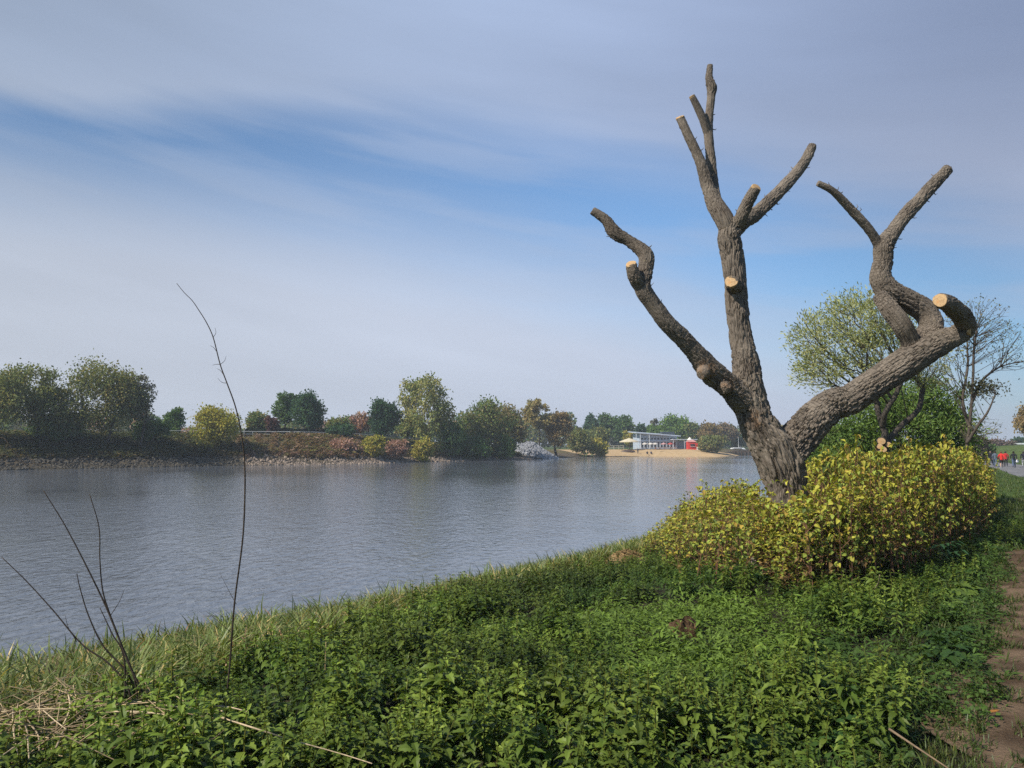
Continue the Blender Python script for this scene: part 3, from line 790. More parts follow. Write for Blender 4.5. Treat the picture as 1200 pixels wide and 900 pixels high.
PAL = dict(
    olive=[(.105, .115, .038, 3), (.075, .092, .032, 2), (.140, .118, .042, 1.2)],
    willow=[(.155, .150, .050, 3), (.110, .130, .045, 2), (.19, .165, .05, 1)],
    fresh=[(.075, .125, .028, 3), (.055, .095, .022, 2), (.11, .15, .03, 1)],
    green=[(.050, .090, .026, 3), (.038, .070, .022, 2), (.075, .105, .03, 1)],
    dark=[(.030, .060, .030, 3), (.024, .048, .026, 2), (.042, .075, .030, 1)],
    yellow=[(.185, .165, .030, 3), (.14, .15, .03, 2), (.22, .17, .04, 1)],
    rust=[(.145, .100, .045, 3), (.115, .09, .04, 2), (.16, .115, .05, 1)],
    pink=[(.20, .115, .090, 3), (.16, .10, .07, 2), (.24, .16, .12, 1)],
    orange=[(.18, .145, .060, 3), (.14, .125, .05, 2), (.20, .15, .07, 1)],
    grey=[(.095, .090, .070, 3), (.075, .08, .05, 2)],
    maroon=[(.06, .028, .028, 3), (.08, .04, .03, 1)],
    mix=[(.085, .105, .03, 3), (.14, .115, .045, 2), (.055, .085, .028, 2)],
)

def crown_lobes(rng, w, z0, z1, n=7, flat=0.75, cx=0.0):
    h = z1 - z0; L = [(cx, 0, z0 + h * .5, w * .72, w * .65, h * .42)]
    for _ in range(n):
        a = rng.uniform(0, 2 * np.pi); q = rng.uniform(.35, .75); zz = rng.uniform(.2, .86)
        ww = w * (1.0 - .55 * abs(zz - .45) * 1.6)
        s = rng.uniform(.26, .42)
        L.append((cx + math.cos(a) * ww * q, math.sin(a) * ww * q * .9, z0 + h * zz, w * s, w * s, min(h * s * .7, h * (1 - zz) + .02)))
    return L

def far_tree(name, label, cat, u, vtop, hw, d, pal, seed, leaves=2600, trunks=1, open_=0.0, low=0.22, size=None, bare=0.0, droop=0.0,
             group=None, vbase=None, lean=0.0, nt=None, wood=(.055, .047, .038), nl=7, spreadk=1.0, toplift=0.0):
    rng = np.random.RandomState(seed)
    c = at(u, vtop, d); bx, by = c[0], c[1]; z = Hs(bx, by)
    if vbase is not None: z = max(z, at(u, vbase, d)[2]) if False else z
    Ht = c[2] - z; w = hw * d / F
    size = size or max(.30, d * .0023)
    lobes = crown_lobes(rng, w, Ht * low, Ht * .99, nl)
    tr = []
    for k in range(trunks):
        a = rng.uniform(0, 6.28) if trunks > 1 else 0; o = (0.12 * w if trunks > 1 else 0)
        top = np.array([math.cos(a) * w * .35 * (trunks > 1) + lean * w, math.sin(a) * w * .3 * (trunks > 1), Ht * (low + (.28 if trunks == 1 else .2))])
        b = np.array([math.cos(a) * o, math.sin(a) * o, -.3])
        tr.append([b, b * .5 + top * .5 + [rng.normal(0, .06) * w, 0, -.03 * Ht], top])
    geo = tree_geo(rng, tr, lobes, nt or int(90 + 80 * (1 - open_)), int(leaves * 1.9), (size * 1.25, size * .8), np.array([1, 1, .8]) * w * (.125 - .04 * open_) * spreadk, PAL[pal] if isinstance(pal, str) else pal,
                   max(.07, Ht * .019) / math.sqrt(trunks), rtip=max(.014, d * .0001), bf=.3, droop=droop, sides=5, wood=wood, bare=bare)
    return put_tree(name, label, cat, (bx, by, z), geo, group)

# ---------------------------------------------------------------- the far bank, left to right
G = 'trees on the far bank'
FT = [
 # name, label, cat, u, vtop, halfw, d, palette, seed, kwargs
 ('willow_tree', 'broad olive willow at the left edge of the far bank, forking low', 'tree', -6, 422, 48, 116, 'olive', 11, dict(leaves=5200, trunks=3, low=.2, droop=.5)),
 ('willow_tree', 'olive willow, second from the left edge of the far bank, sky showing through it', 'tree', 45, 419, 46, 121, 'olive', 12, dict(leaves=4600, trunks=2, low=.2, droop=.5, open_=.5)),
 ('willow_tree', 'tallest yellow-olive willow of the dark clump at the left of the far bank', 'tree', 118, 414, 53, 125, 'olive', 13, dict(leaves=6200, trunks=3, low=.18, droop=.5)),
 ('grey_tree', 'grey-green half bare tree at the right end of the dark willow clump', 'tree', 163, 434, 28, 128, 'grey', 14, dict(leaves=2600, trunks=2, low=.2, open_=.8)),
 ('shrub', 'dark shrub under the willows at the left of the far bank', 'shrub', 70, 487, 40, 124, 'green', 15, dict(leaves=2600, trunks=3, low=.05)),
 ('shrub', 'low dark green shrub at the water left of the yellow-green willow bush', 'shrub', 175, 489, 26, 132, 'green', 16, dict(leaves=1800, trunks=3, low=.05)),
 ('shrub', 'small green bush tree standing between the willow clump and the yellow willow bush', 'shrub', 206, 477, 15, 156, 'green', 17, dict(leaves=1600, trunks=2, low=.1)),
 ('willow_bush', 'round yellow-green willow bush on the far bank behind the tall bare shoot', 'shrub', 255, 474, 34, 138, 'yellow', 18, dict(leaves=3600, trunks=4, low=.1, droop=.3)),
 ('broadleaf_tree', 'pale green tree with a dark red neighbour left of the tall far trees', 'tree', 303, 481, 17, 170, 'mix', 19, dict(leaves=1500)),
 ('purple_tree', 'small dark red leaved tree above the clipped hedge', 'tree', 319, 488, 8, 166, 'maroon', 20, dict(leaves=700)),
 ('broadleaf_tree', 'loose grey-green tree rising left of the dark green round tree', 'tree', 336, 452, 20, 172, 'green', 21, dict(leaves=2200, open_=.8)),
 ('broadleaf_tree', 'dense dark green round tree behind the clipped hedge', 'tree', 362, 456, 25, 166, 'dark', 22, dict(leaves=4200, low=.12)),
 ('broadleaf_tree', 'pinkish budding tree far behind between the two dark green trees', 'tree', 424, 482, 16, 190, 'pink', 23, dict(leaves=1500, open_=.5)),
 ('shrub', 'pale olive bush behind the end of the clipped hedge', 'shrub', 396, 490, 16, 185, 'mix', 24, dict(leaves=1300)),
 ('shrub', 'black-green shrub at the right end of the clipped hedge', 'shrub', 402, 497, 18, 163, 'dark', 25, dict(leaves=1800, low=.05, trunks=3)),
 ('broadleaf_tree', 'pointed dark green tree standing alone left of the tall airy willow', 'tree', 449, 467, 21, 168, 'dark', 26, dict(leaves=3600, low=.12)),
 ('white_willow', 'tall airy yellow-green willow, highest tree in the middle of the far bank', 'tree', 500, 433, 37, 168, 'willow', 27, dict(leaves=4600, trunks=4, low=.16, droop=.6, open_=.7)),
 ('shrub', 'pale bush behind the foot of the tall airy willow', 'shrub', 478, 490, 20, 182, 'mix', 28, dict(leaves=1500)),
 ('willow_bush', 'bright yellow-green rounded bush left of the pink shrub', 'shrub', 437, 511, 13, 152, 'yellow', 29, dict(leaves=1800, trunks=3, low=.05)),
 ('pink_shrub', 'reddish pink shrub between the two yellow bushes on the bank', 'shrub', 466, 516, 15, 156, 'pink', 30, dict(leaves=1500, trunks=3, low=.05)),
 ('pink_shrub', 'reddish brown twiggy shrub at the end of the orange meadow slope', 'shrub', 402, 516, 20, 150, 'pink', 31, dict(leaves=1700, trunks=4, low=.05, bare=.2)),
 ('willow_bush', 'yellow-green bush at the foot of the tall airy willow', 'shrub', 497, 512, 14, 160, 'yellow', 32, dict(leaves=1900, trunks=3, low=.05)),
 ('shrub', 'deep green shrub right of the tall airy willow at the waterside', 'shrub', 528, 494, 20, 170, 'green', 33, dict(leaves=2600, trunks=3, low=.05)),
 ('broadleaf_tree', 'wide green many-stemmed tree left of the grey rubble', 'tree', 563, 469, 39, 178, 'mix', 34, dict(leaves=4400, trunks=4, low=.1)),
 ('broadleaf_tree', 'brownish green tree close behind the grey rubble mound', 'tree', 596, 473, 28, 188, [(.12, .10, .045, 2), (.08, .085, .03, 2), (.16, .11, .05, 1)], 35, dict(leaves=3000, trunks=2, low=.12)),
 ('shrub', 'low green bush at the left foot of the rubble mound', 'shrub', 592, 509, 16, 179, 'fresh', 36, dict(leaves=2000, trunks=3, low=.05)),
 ('shrub', 'dark bush leaning over the water below the many-stemmed tree', 'shrub', 556, 512, 22, 173, 'green', 37, dict(leaves=2000, trunks=3, low=.05)),
 ('orange_tree', 'open crowned tan budding tree behind the rubble mound', 'tree', 631, 467, 18, 206, 'orange', 38, dict(leaves=1900, trunks=2, low=.4, open_=.9)),
 ('orange_tree', 'rust brown tree just right of the tan budding tree', 'tree', 655, 482, 18, 208, 'rust', 39, dict(leaves=2400, trunks=2, low=.12)),
 ('shrub', 'yellowish bush at the start of the sand', 'shrub', 679, 503, 17, 226, 'olive', 40, dict(leaves=1900, trunks=3, low=.05)),
 ('shrub', 'small yellow-green bush at the left end of the sand', 'shrub', 701, 513, 13, 228, 'yellow', 41, dict(leaves=1300, trunks=3, low=.05)),
 ('broadleaf_tree', 'olive tree behind the small yellow-green bush', 'tree', 702, 500, 16, 262, 'olive', 42, dict(leaves=1600)),
 ('broadleaf_tree', 'slim dark tree at the left of the far wood', 'tree', 692, 483, 9, 292, 'dark', 43, dict(leaves=1200, low=.35)),
 ('broadleaf_tree', 'grey-green tree in the far wood left of the café', 'tree', 712, 483, 15, 300, 'green', 44, dict(leaves=1700)),
 ('broadleaf_tree', 'second grey-green tree of the far wood, nearer to the café', 'tree', 730, 486, 13, 296, 'green', 45, dict(leaves=1500)),
 ('broadleaf_tree', 'yellowish tree beside the left end of the café', 'tree', 738, 505, 9, 278, 'yellow', 46, dict(leaves=1000)),
 ('conifer_tree', 'blackish narrow tree above the left end of the café roof', 'tree', 750, 494, 7, 290, 'dark', 47, dict(leaves=1100, low=.05)),
 ('bare_tree', 'thin bare tree showing grey above the café', 'tree', 768, 490, 10, 310, 'grey', 48, dict(leaves=500, open_=1, bare=.5)),
 ('broadleaf_tree', 'light green tree behind the café roof', 'tree', 767, 500, 14, 296, 'fresh', 49, dict(leaves=1500)),
 ('broadleaf_tree', 'large fresh green tree behind the right end of the café', 'tree', 794, 488, 23, 300, 'fresh', 50, dict(leaves=3000)),
 ('broadleaf_tree', 'green tree behind the red kiosk', 'tree', 813, 495, 12, 290, 'mix', 51, dict(leaves=1500)),
 ('rust_tree', 'rust brown bare-looking tree right of the red kiosk', 'tree', 829, 495, 15, 284, 'rust', 52, dict(leaves=1900)),
 ('rust_tree', 'brown grey tree between the rusty tree and the big lopped trunk', 'tree', 850, 495, 16, 300, [(.12, .085, .055, 2), (.09, .08, .045, 1)], 53, dict(leaves=1900)),
 ('shrub', 'round olive bush at the right end of the sand', 'shrub', 833, 511, 17, 246, 'olive', 54, dict(leaves=2600, trunks=3, low=.05)),
 ('shrub', 'dark bush behind the moored white boat', 'shrub', 866, 507, 12, 305, 'green', 55, dict(leaves=1000)),
 ('broadleaf_tree', 'distant tree seen through the fork of the lopped trunk', 'tree', 925, 503, 9, 350, 'olive', 56, dict(leaves=900)),
 ('broadleaf_tree', 'distant tree behind the lopped trunk on the far bank', 'tree', 896, 503, 16, 345, 'green', 57, dict(leaves=900)),
]
for (nm, lb, ct, u, vt, hw, d, pal, sd_, kw) in FT:
    far_tree(nm, lb, ct, u, vt, hw, d, pal, sd_, group=G, **kw)

# the far-off wood closing every gap at the back of the far bank: one mass of crowns
def far_wood():
    rng = np.random.RandomState(77); lm = MB(); N = 0
    spots = []
    for u in np.arange(-260, 1000, 9.0):
        d = 210 + 170 * ss(0, 800, u) + rng.uniform(0, 45); top = 493 + 3 * math.sin(u * .05) + rng.normal(0, 3.5)
        if 535 < u < 690: top = 485 + rng.normal(0, 4)
        if 195 < u < 250: top = 502 + rng.normal(0, 3)
        elif 195 < u < 470: top = 495 + rng.normal(0, 4)
        if u < 190: top = 488 + rng.normal(0, 6)
        if u > 670: top = 502 + rng.normal(0, 4)
        spots.append((u, top, d))
    for (u, top, d) in spots:
        c = at(u, top, d); z0 = Hs(c[0], c[1]); h = c[2] - z0; w = rng.uniform(9, 14) * d / F
        n = 640; dd = unit(rng.normal(size=(n, 3))); q = rng.uniform(.2, 1, (n, 1)) ** .4
        C = np.array([c[0], c[1], z0 + h * .5]) + dd * q * np.array([w, w, h * .5]); C[:, 2] = np.maximum(C[:, 2], z0 + .1)
        D = unit(rng.normal(size=(n, 3))); S = unit(np.cross(D, rng.normal(size=(n, 3)))); L = d * .0032 * rng.uniform(.6, 1.4, (n, 1))
        V = np.stack([C, C + D * L * .5 + S * L * .4, C + D * L, C + D * L * .5 - S * L * .4], 1).reshape(-1, 3)
        p = PAL[rng.choice(['green', 'mix', 'grey', 'olive', 'pink'], p=[.34, .3, .14, .14, .08])]
        pc = np.array([x[:3] for x in p]); c_ = LEAFGAIN * pc[rng.choice(len(p), n)] * rng.uniform(.7, 1.25, (n, 1))
        lm.add(V, np.arange(n)[:, None] * 4 + np.arange(4)[None], col=np.repeat(c_, 4, 0))
    lm.build('far_wood', LEAF_FAR, None, label='mixed wood closing the skyline behind the far bank', cat='wood', kind='stuff')
far_wood()

# ---------------------------------------------------------------- trees on the near bank behind the pollard
def near_willow():
    rng = np.random.RandomState(101); d = 24.0; k = d / F
    b = at(1037, 560, d); b[2] = Hs(b[0], b[1])
    def l(u, v, dy=0.0): return at(u, v, d + dy) - b
    trunk = [l(1039, 595) * [1, 1, 0] + [0, 0, -.1], l(1037, 560), l(1037, 530), l(1036, 505), l(1031, 488), l(1026, 470)]
    second = [l(1037, 535), l(1042, 515, .2), l(1058, 497, .4), l(1076, 480, .5), l(1081, 455, .6)]
    third = [l(1034, 500), l(1038, 482, -.3), l(1050, 462, -.4), l(1056, 448, -.5)]
    lob = [(*l(985, 405), 56 * k, 1.5, 50 * k), (*l(1010, 375), 44 * k, 1.5, 36 * k), (*l(960, 430), 34 * k, 1.2, 30 * k), (*l(1035, 410, .4), 36 * k, 1.4, 46 * k), (*l(945, 400), 24 * k, 1, 34 * k), (*l(990, 358), 26 * k, 1, 18 * k),
           (*l(1085, 430, .6), 30 * k, 1, 30 * k), (*l(1060, 400, .6), 20 * k, 1, 30 * k)]
    geo = tree_geo(rng, [trunk, third, second], lob, 620, 13500, (.12, .034), .12, [(.19, .195, .080, 3), (.14, .16, .06, 2), (.22, .21, .10, 1)], .085, rtip=.004, bf=.8, sides=7, wood=(.075, .062, .05), leafdir=1.1, jag=.05)
    root = put_tree('willow_tree', 'airy round willow with fresh small leaves behind the right limb of the lopped tree', 'tree', b, geo, None, LEAF, WOOD_NEAR)
    wm = MB()
    for (u, v, r) in ((1033, 517, 4.2), (1035, 527, 3.8), (1041, 521, 3), (1031, 523, 3)):
        c = at(u, v, d - .16); ax = unit(np.array([rng.uniform(-.5, -.2), -.9, rng.uniform(0, .3)]))
        wm_ = MB(); wm_.tube(np.array([c - ax * 0.16, c]) - b, [r * k * 1.25, r * k * 1.1], 9, (.075, .062, .05)); 
        wm_.build('stub', WOOD_NEAR, root, True)
        cut_disc(root, c + ax * .004, ax, r * k, rng, b)
near_willow()

def green_bush():
    rng = np.random.RandomState(102); d = 29.0; k = d / F
    b = at(1045, 560, d); b[2] = Hs(b[0], b[1])
    def l(u, v, dy=0.0): return at(u, v, d + dy) - b
    tr = [[[x, y, -.1], [x * 1.3, y, 1.0], [x * 1.6, y, 1.9]] for x, y in ((-2.2, 0), (-1.1, .6), (0, -.4), (1.1, .4), (2.0, 0))]
    lob = [(*l(1050, 505), 80 * k, 1.7, 40 * k), (*l(985, 525), 44 * k, 1.5, 32 * k), (*l(1095, 485), 38 * k, 1.5, 34 * k), (*l(1035, 482), 36 * k, 1.3, 28 * k), (*l(1115, 515), 26 * k, 1.3, 34 * k), (*l(965, 545), 30 * k, 1.3, 24 * k), (*l(1070, 468), 24 * k, 1.1, 20 * k)]
    geo = tree_geo(rng, tr, lob, 560, 30000, (.15, .05), .2, [(.068, .108, .022, 3), (.052, .088, .018, 2), (.095, .13, .028, 1.2)], .07, rtip=.007, bf=.4, sides=6, wood=(.07, .06, .04), leafdir=1.0)
    put_tree('green_shrub', 'big fresh green shrub behind the yellow thicket and the airy willow', 'shrub', b, geo, None, LEAF, WOOD_NEAR)
green_bush()

def bare_tree():
    rng = np.random.RandomState(103); d = 21.0; k = d / F
    b = at(1137, 560, d); b[2] = Hs(b[0], b[1])
    def l(u, v, dy=0.0): return at(u, v, d + dy) - b
    t1 = [l(1128, 590) * [1, 1, 0] + [0, 0, -.1], l(1131, 545), l(1134, 515), l(1138, 480), l(1140, 450), l(1141, 415), l(1144, 385)]
    t2 = [l(1133, 520), l(1145, 500, -.2), l(1158, 482, -.3), l(1166, 462, -.3)]
    t3 = [l(1139, 470), l(1152, 445, .2), l(1172, 430, .3), l(1195, 424, .3)]
    t4 = [l(1136, 500), l(1128, 470, .2), l(1134, 430, .3), l(1133, 400, .3)]
    lob = [(*l(1150, 380), 34 * k, .9, 34 * k), (*l(1128, 385), 24 * k, .8, 34 * k), (*l(1175, 400), 24 * k, .8, 26 * k), (*l(1195, 425), 16 * k, .6, 12 * k), (*l(1110, 430), 22 * k, .7, 20 * k), (*l(1150, 500), 26 * k, .6, 14 * k), (*l(1158, 455), 14 * k, .5, 14 * k)]
    geo = tree_geo(rng, [t1, t2, t3, t4], lob, 640, 1500, (.06, .03), .05, [(.10, .09, .05, 3), (.08, .09, .03, 2)], .042, rtip=.0028, bf=.9, sides=6, wood=(.085, .068, .055), leafdir=.8)
    wm, lm = geo
    n = 700; C = np.vstack([l(1150, 455) + rng.normal(size=(n, 3)) * [.28, .2, .12]]); D = unit(rng.normal(size=(n, 3))); S = unit(np.cross(D, rng.normal(size=(n, 3))))
    lm.add(np.stack([C, C + D * .04 + S * .02, C + D * .08, C + D * .04 - S * .02], 1).reshape(-1, 3), np.arange(n)[:, None] * 4 + np.arange(4)[None], col=np.repeat(np.array([.085, .085, .045]) * rng.uniform(.7, 1.3, (n, 1)), 4, 0))
    put_tree('bare_tree', 'slender nearly bare tree right of the airy willow, twigs spread against the sky', 'tree', b, (wm, lm), None, LEAF, WOOD_NEAR)
bare_tree()

# trees and scrub along the path to the right
GR = 'trees along the path'
far_tree('rust_tree', 'brown leafing tree cut off by the right edge of the picture beyond the walkers', 'tree', 1212, 464, 26, 118, 'rust', 61, leaves=4200, low=.42, group=GR, droop=.5)
far_tree('shrub', 'dark brown scrub beside the path behind the slender bare tree', 'shrub', 1137, 512, 22, 110, [(.075, .055, .04, 2), (.06, .06, .03, 1)], 62, leaves=2600, low=.05, trunks=4, group=GR)
far_tree('shrub', 'low dark scrub left of the walkers on the path', 'shrub', 1153, 522, 14, 118, 'green', 63, leaves=1500, low=.05, trunks=3, group=GR)
far_tree('shrub', 'distant purplish scrub where the path meets the sky', 'shrub', 1172, 518, 18, 190, [(.085, .06, .055, 2), (.06, .06, .035, 1)], 64, leaves=1500, low=.03, trunks=3, group=GR)
far_tree('broadleaf_tree', 'dark distant tree on the right skyline behind the white building', 'tree', 1196, 513, 12, 240, 'dark', 65, leaves=1300, low=.05, group=GR)
# ================================================================ leaf and plant templates
def leaf_tpl(L=1.0, W=0.5, n=4, fold=0.25, droop=0.5, serr=0.0, wide=0.35, up=0.0):
    """a folded, drooping leaf along +X; rows of left edge, midrib, right edge"""
    t = np.linspace(0, 1, n + 1)
    w = np.sin(np.pi * t ** (math.log(.5) / math.log(wide))) ** .85 * W * .5; w[0] = W * .06; w[-1] = 0.004 * L
    if serr: w[1:-1] *= 1 + serr * np.where(np.arange(1, n) % 2, 1, -1)
    x = L * t * (1 - .12 * droop * t); z = up * L * t - droop * L * .5 * t ** 2
    V = []
    for i in range(n + 1):
        V += [(x[i], w[i], z[i] + fold * w[i]), (x[i], 0, z[i]), (x[i], -w[i], z[i] + fold * w[i])]
    Q = []
    for i in range(n):
        a = i * 3; Q += [(a, a + 1, a + 4, a + 3), (a + 1, a + 2, a + 5, a + 4)]
    return np.array(V), np.array(Q)

def add_leaf(mb, p, yaw, pitch, size, tpl, col, roll=0.0):
    V, Q = tpl
    c, s = math.cos(pitch), math.sin(pitch); cr, sr = math.cos(roll), math.sin(roll); cy, sy = math.cos(yaw), math.sin(yaw)
    Rr = np.array([[1, 0, 0], [0, cr, -sr], [0, sr, cr]]); Rp = np.array([[c, 0, -s], [0, 1, 0], [s, 0, c]]); Ry = np.array([[cy, -sy, 0], [sy, cy, 0], [0, 0, 1]])
    mb.add((V * size) @ (Ry @ Rp @ Rr).T + p, Q, col=col)

def nettle_tpl(rng, n=5):
    mb = MB(); h = 1.0; bend = rng.normal(0, .08, 2)
    def pos(t): return np.array([bend[0] * t * t, bend[1] * t * t, h * t])
    mb.tube([pos(t) for t in (0, .35, .7, 1.0)], [.013, .011, .009, .006], 4, (1.0, .75, .8), False)
    nn = rng.randint(8, 11); y0 = rng.uniform(0, 6)
    for i in range(nn):
        t = .22 + .78 * (i / (nn - 1)) ** .85; sz = (.27 - .175 * max(0, (t - .5) / .5) ** 1.2) * rng.uniform(.85, 1.15)
        if i == 0: sz *= .8
        for k in range(2):
            yaw = y0 + i * math.pi / 2 + k * math.pi + rng.normal(0, .25)
            c = np.array([1, 1, 1]) * rng.uniform(.82, 1.18) * (np.array([1.25, 1.2, 1.0]) if t > .85 else 1)
            add_leaf(mb, pos(t) + .02 * np.array([math.cos(yaw), math.sin(yaw), .2]), yaw, lerp(-.05, .65, t ** 3) + rng.normal(0, .2), sz,
                     leaf_tpl(1, .46, n, .35, rng.uniform(.5, 1.15), .2, .30), c, rng.normal(0, .25))
    return tpl_of(mb)

def tuft_tpl(rng, nb=9, L=(.6, 1.0), w=.03, arch=(.3, .9), spread=.1, seg=4):
    mb = MB()
    for _ in range(nb):
        yaw = rng.uniform(0, 6.28); ln = rng.uniform(*L); ar = rng.uniform(*arch); x0, y0 = rng.normal(0, spread, 2)
        t = np.linspace(0, 1, seg + 1); rr = ln * (.08 * t + ar * t ** 2.2 * .75); z = ln * (t - .55 * ar * t ** 2.6)
        ww = w * rng.uniform(.7, 1.2) * np.array([.8, 1, .95, .6, .04])[:seg + 1] if seg == 4 else w * (1 - t * .95)
        cx, cy = math.cos(yaw), math.sin(yaw); tw = rng.normal(0, .5)
        sx, sy = -math.sin(yaw + tw), math.cos(yaw + tw)
        V = []
        for i in range(seg + 1):
            for s in (-1, 1): V.append((x0 + cx * rr[i] + s * sx * ww[i] * .5, y0 + cy * rr[i] + s * sy * ww[i] * .5, z[i]))
        Q = [(2 * i, 2 * i + 1, 2 * i + 3, 2 * i + 2) for i in range(seg)]
        straw = rng.uniform() < .16
        c = np.array([3.0, 1.9, 2.6]) * rng.uniform(.6, 1.1) if straw else np.array([1, 1, 1]) * rng.uniform(.75, 1.3)
        mb.add(V, Q, col=c)
    return tpl_of(mb)

def cover_tpl(rng, n=26, size=.12, wdt=.75, hgt=.35):
    """low small-leaved sprig cushion"""
    mb = MB(); lt = leaf_tpl(1, wdt, 2, .15, .3, 0, .5)
    for _ in range(n):
        a = rng.uniform(0, 6.28); r = .5 * rng.uniform() ** .5; z = hgt * (1 - (r / .55) ** 2) * rng.uniform(.45, 1)
        add_leaf(mb, np.array([r * math.cos(a), r * math.sin(a), z]), rng.uniform(0, 6.28), rng.normal(.15, .35), size * rng.uniform(.6, 1.3), lt, np.ones(3) * rng.uniform(.7, 1.3), rng.normal(0, .3))
    return tpl_of(mb)

def umbel_tpl(rng, n=7):
    """clump of big lobed leaves on arching stalks"""
    mb = MB()
    for i in range(n):
        yaw = i * 2.4 + rng.normal(0, .3); ln = rng.uniform(.5, 1.0); up = rng.uniform(.5, 1.1)
        d = np.array([math.cos(yaw), math.sin(yaw), 0]); P = [d * ln * .55 * t + np.array([0, 0, up * ln * (t - .45 * t * t)]) for t in (0, .33, .66, 1)]
        mb.tube(P, [.012, .011, .009, .006], 4, (.9, 1.0, .7), False)
        e = P[-1]; c = np.ones(3) * rng.uniform(.8, 1.2)
        for da, s, back in ((0, .42, 0), (.75, .34, .05), (-.75, .34, .05), (1.25, .26, .18), (-1.25, .26, .18)):
            add_leaf(mb, e - d * back, yaw + da, rng.normal(-.1, .15), s * rng.uniform(.85, 1.15), leaf_tpl(1, .62, 6, .18, .5, .3, .42), c, rng.normal(0, .2))
    return tpl_of(mb)

def scatter_stuff(name, label, cat, mat, tpls, P, scale, tint, rng, tiltmax=.2):
    mb = MB(); n = len(P); ch = rng.randint(0, len(tpls), n)
    for i, tp in enumerate(tpls):
        m = ch == i; k = int(m.sum())
        if k: stamp(mb, tp, xforms(P[m], rng.uniform(0, 6.28, k), scale[m], np.abs(rng.normal(0, tiltmax, k)), rng.uniform(0, 6.28, k)), tint[m])
    return mb.build(name, mat, None, label=label, cat=cat, kind='stuff')

def sample(rng, n, x0, x1, y0, y1):
    x = rng.uniform(x0, x1, n); y = rng.uniform(y0, y1, n)
    return x, y

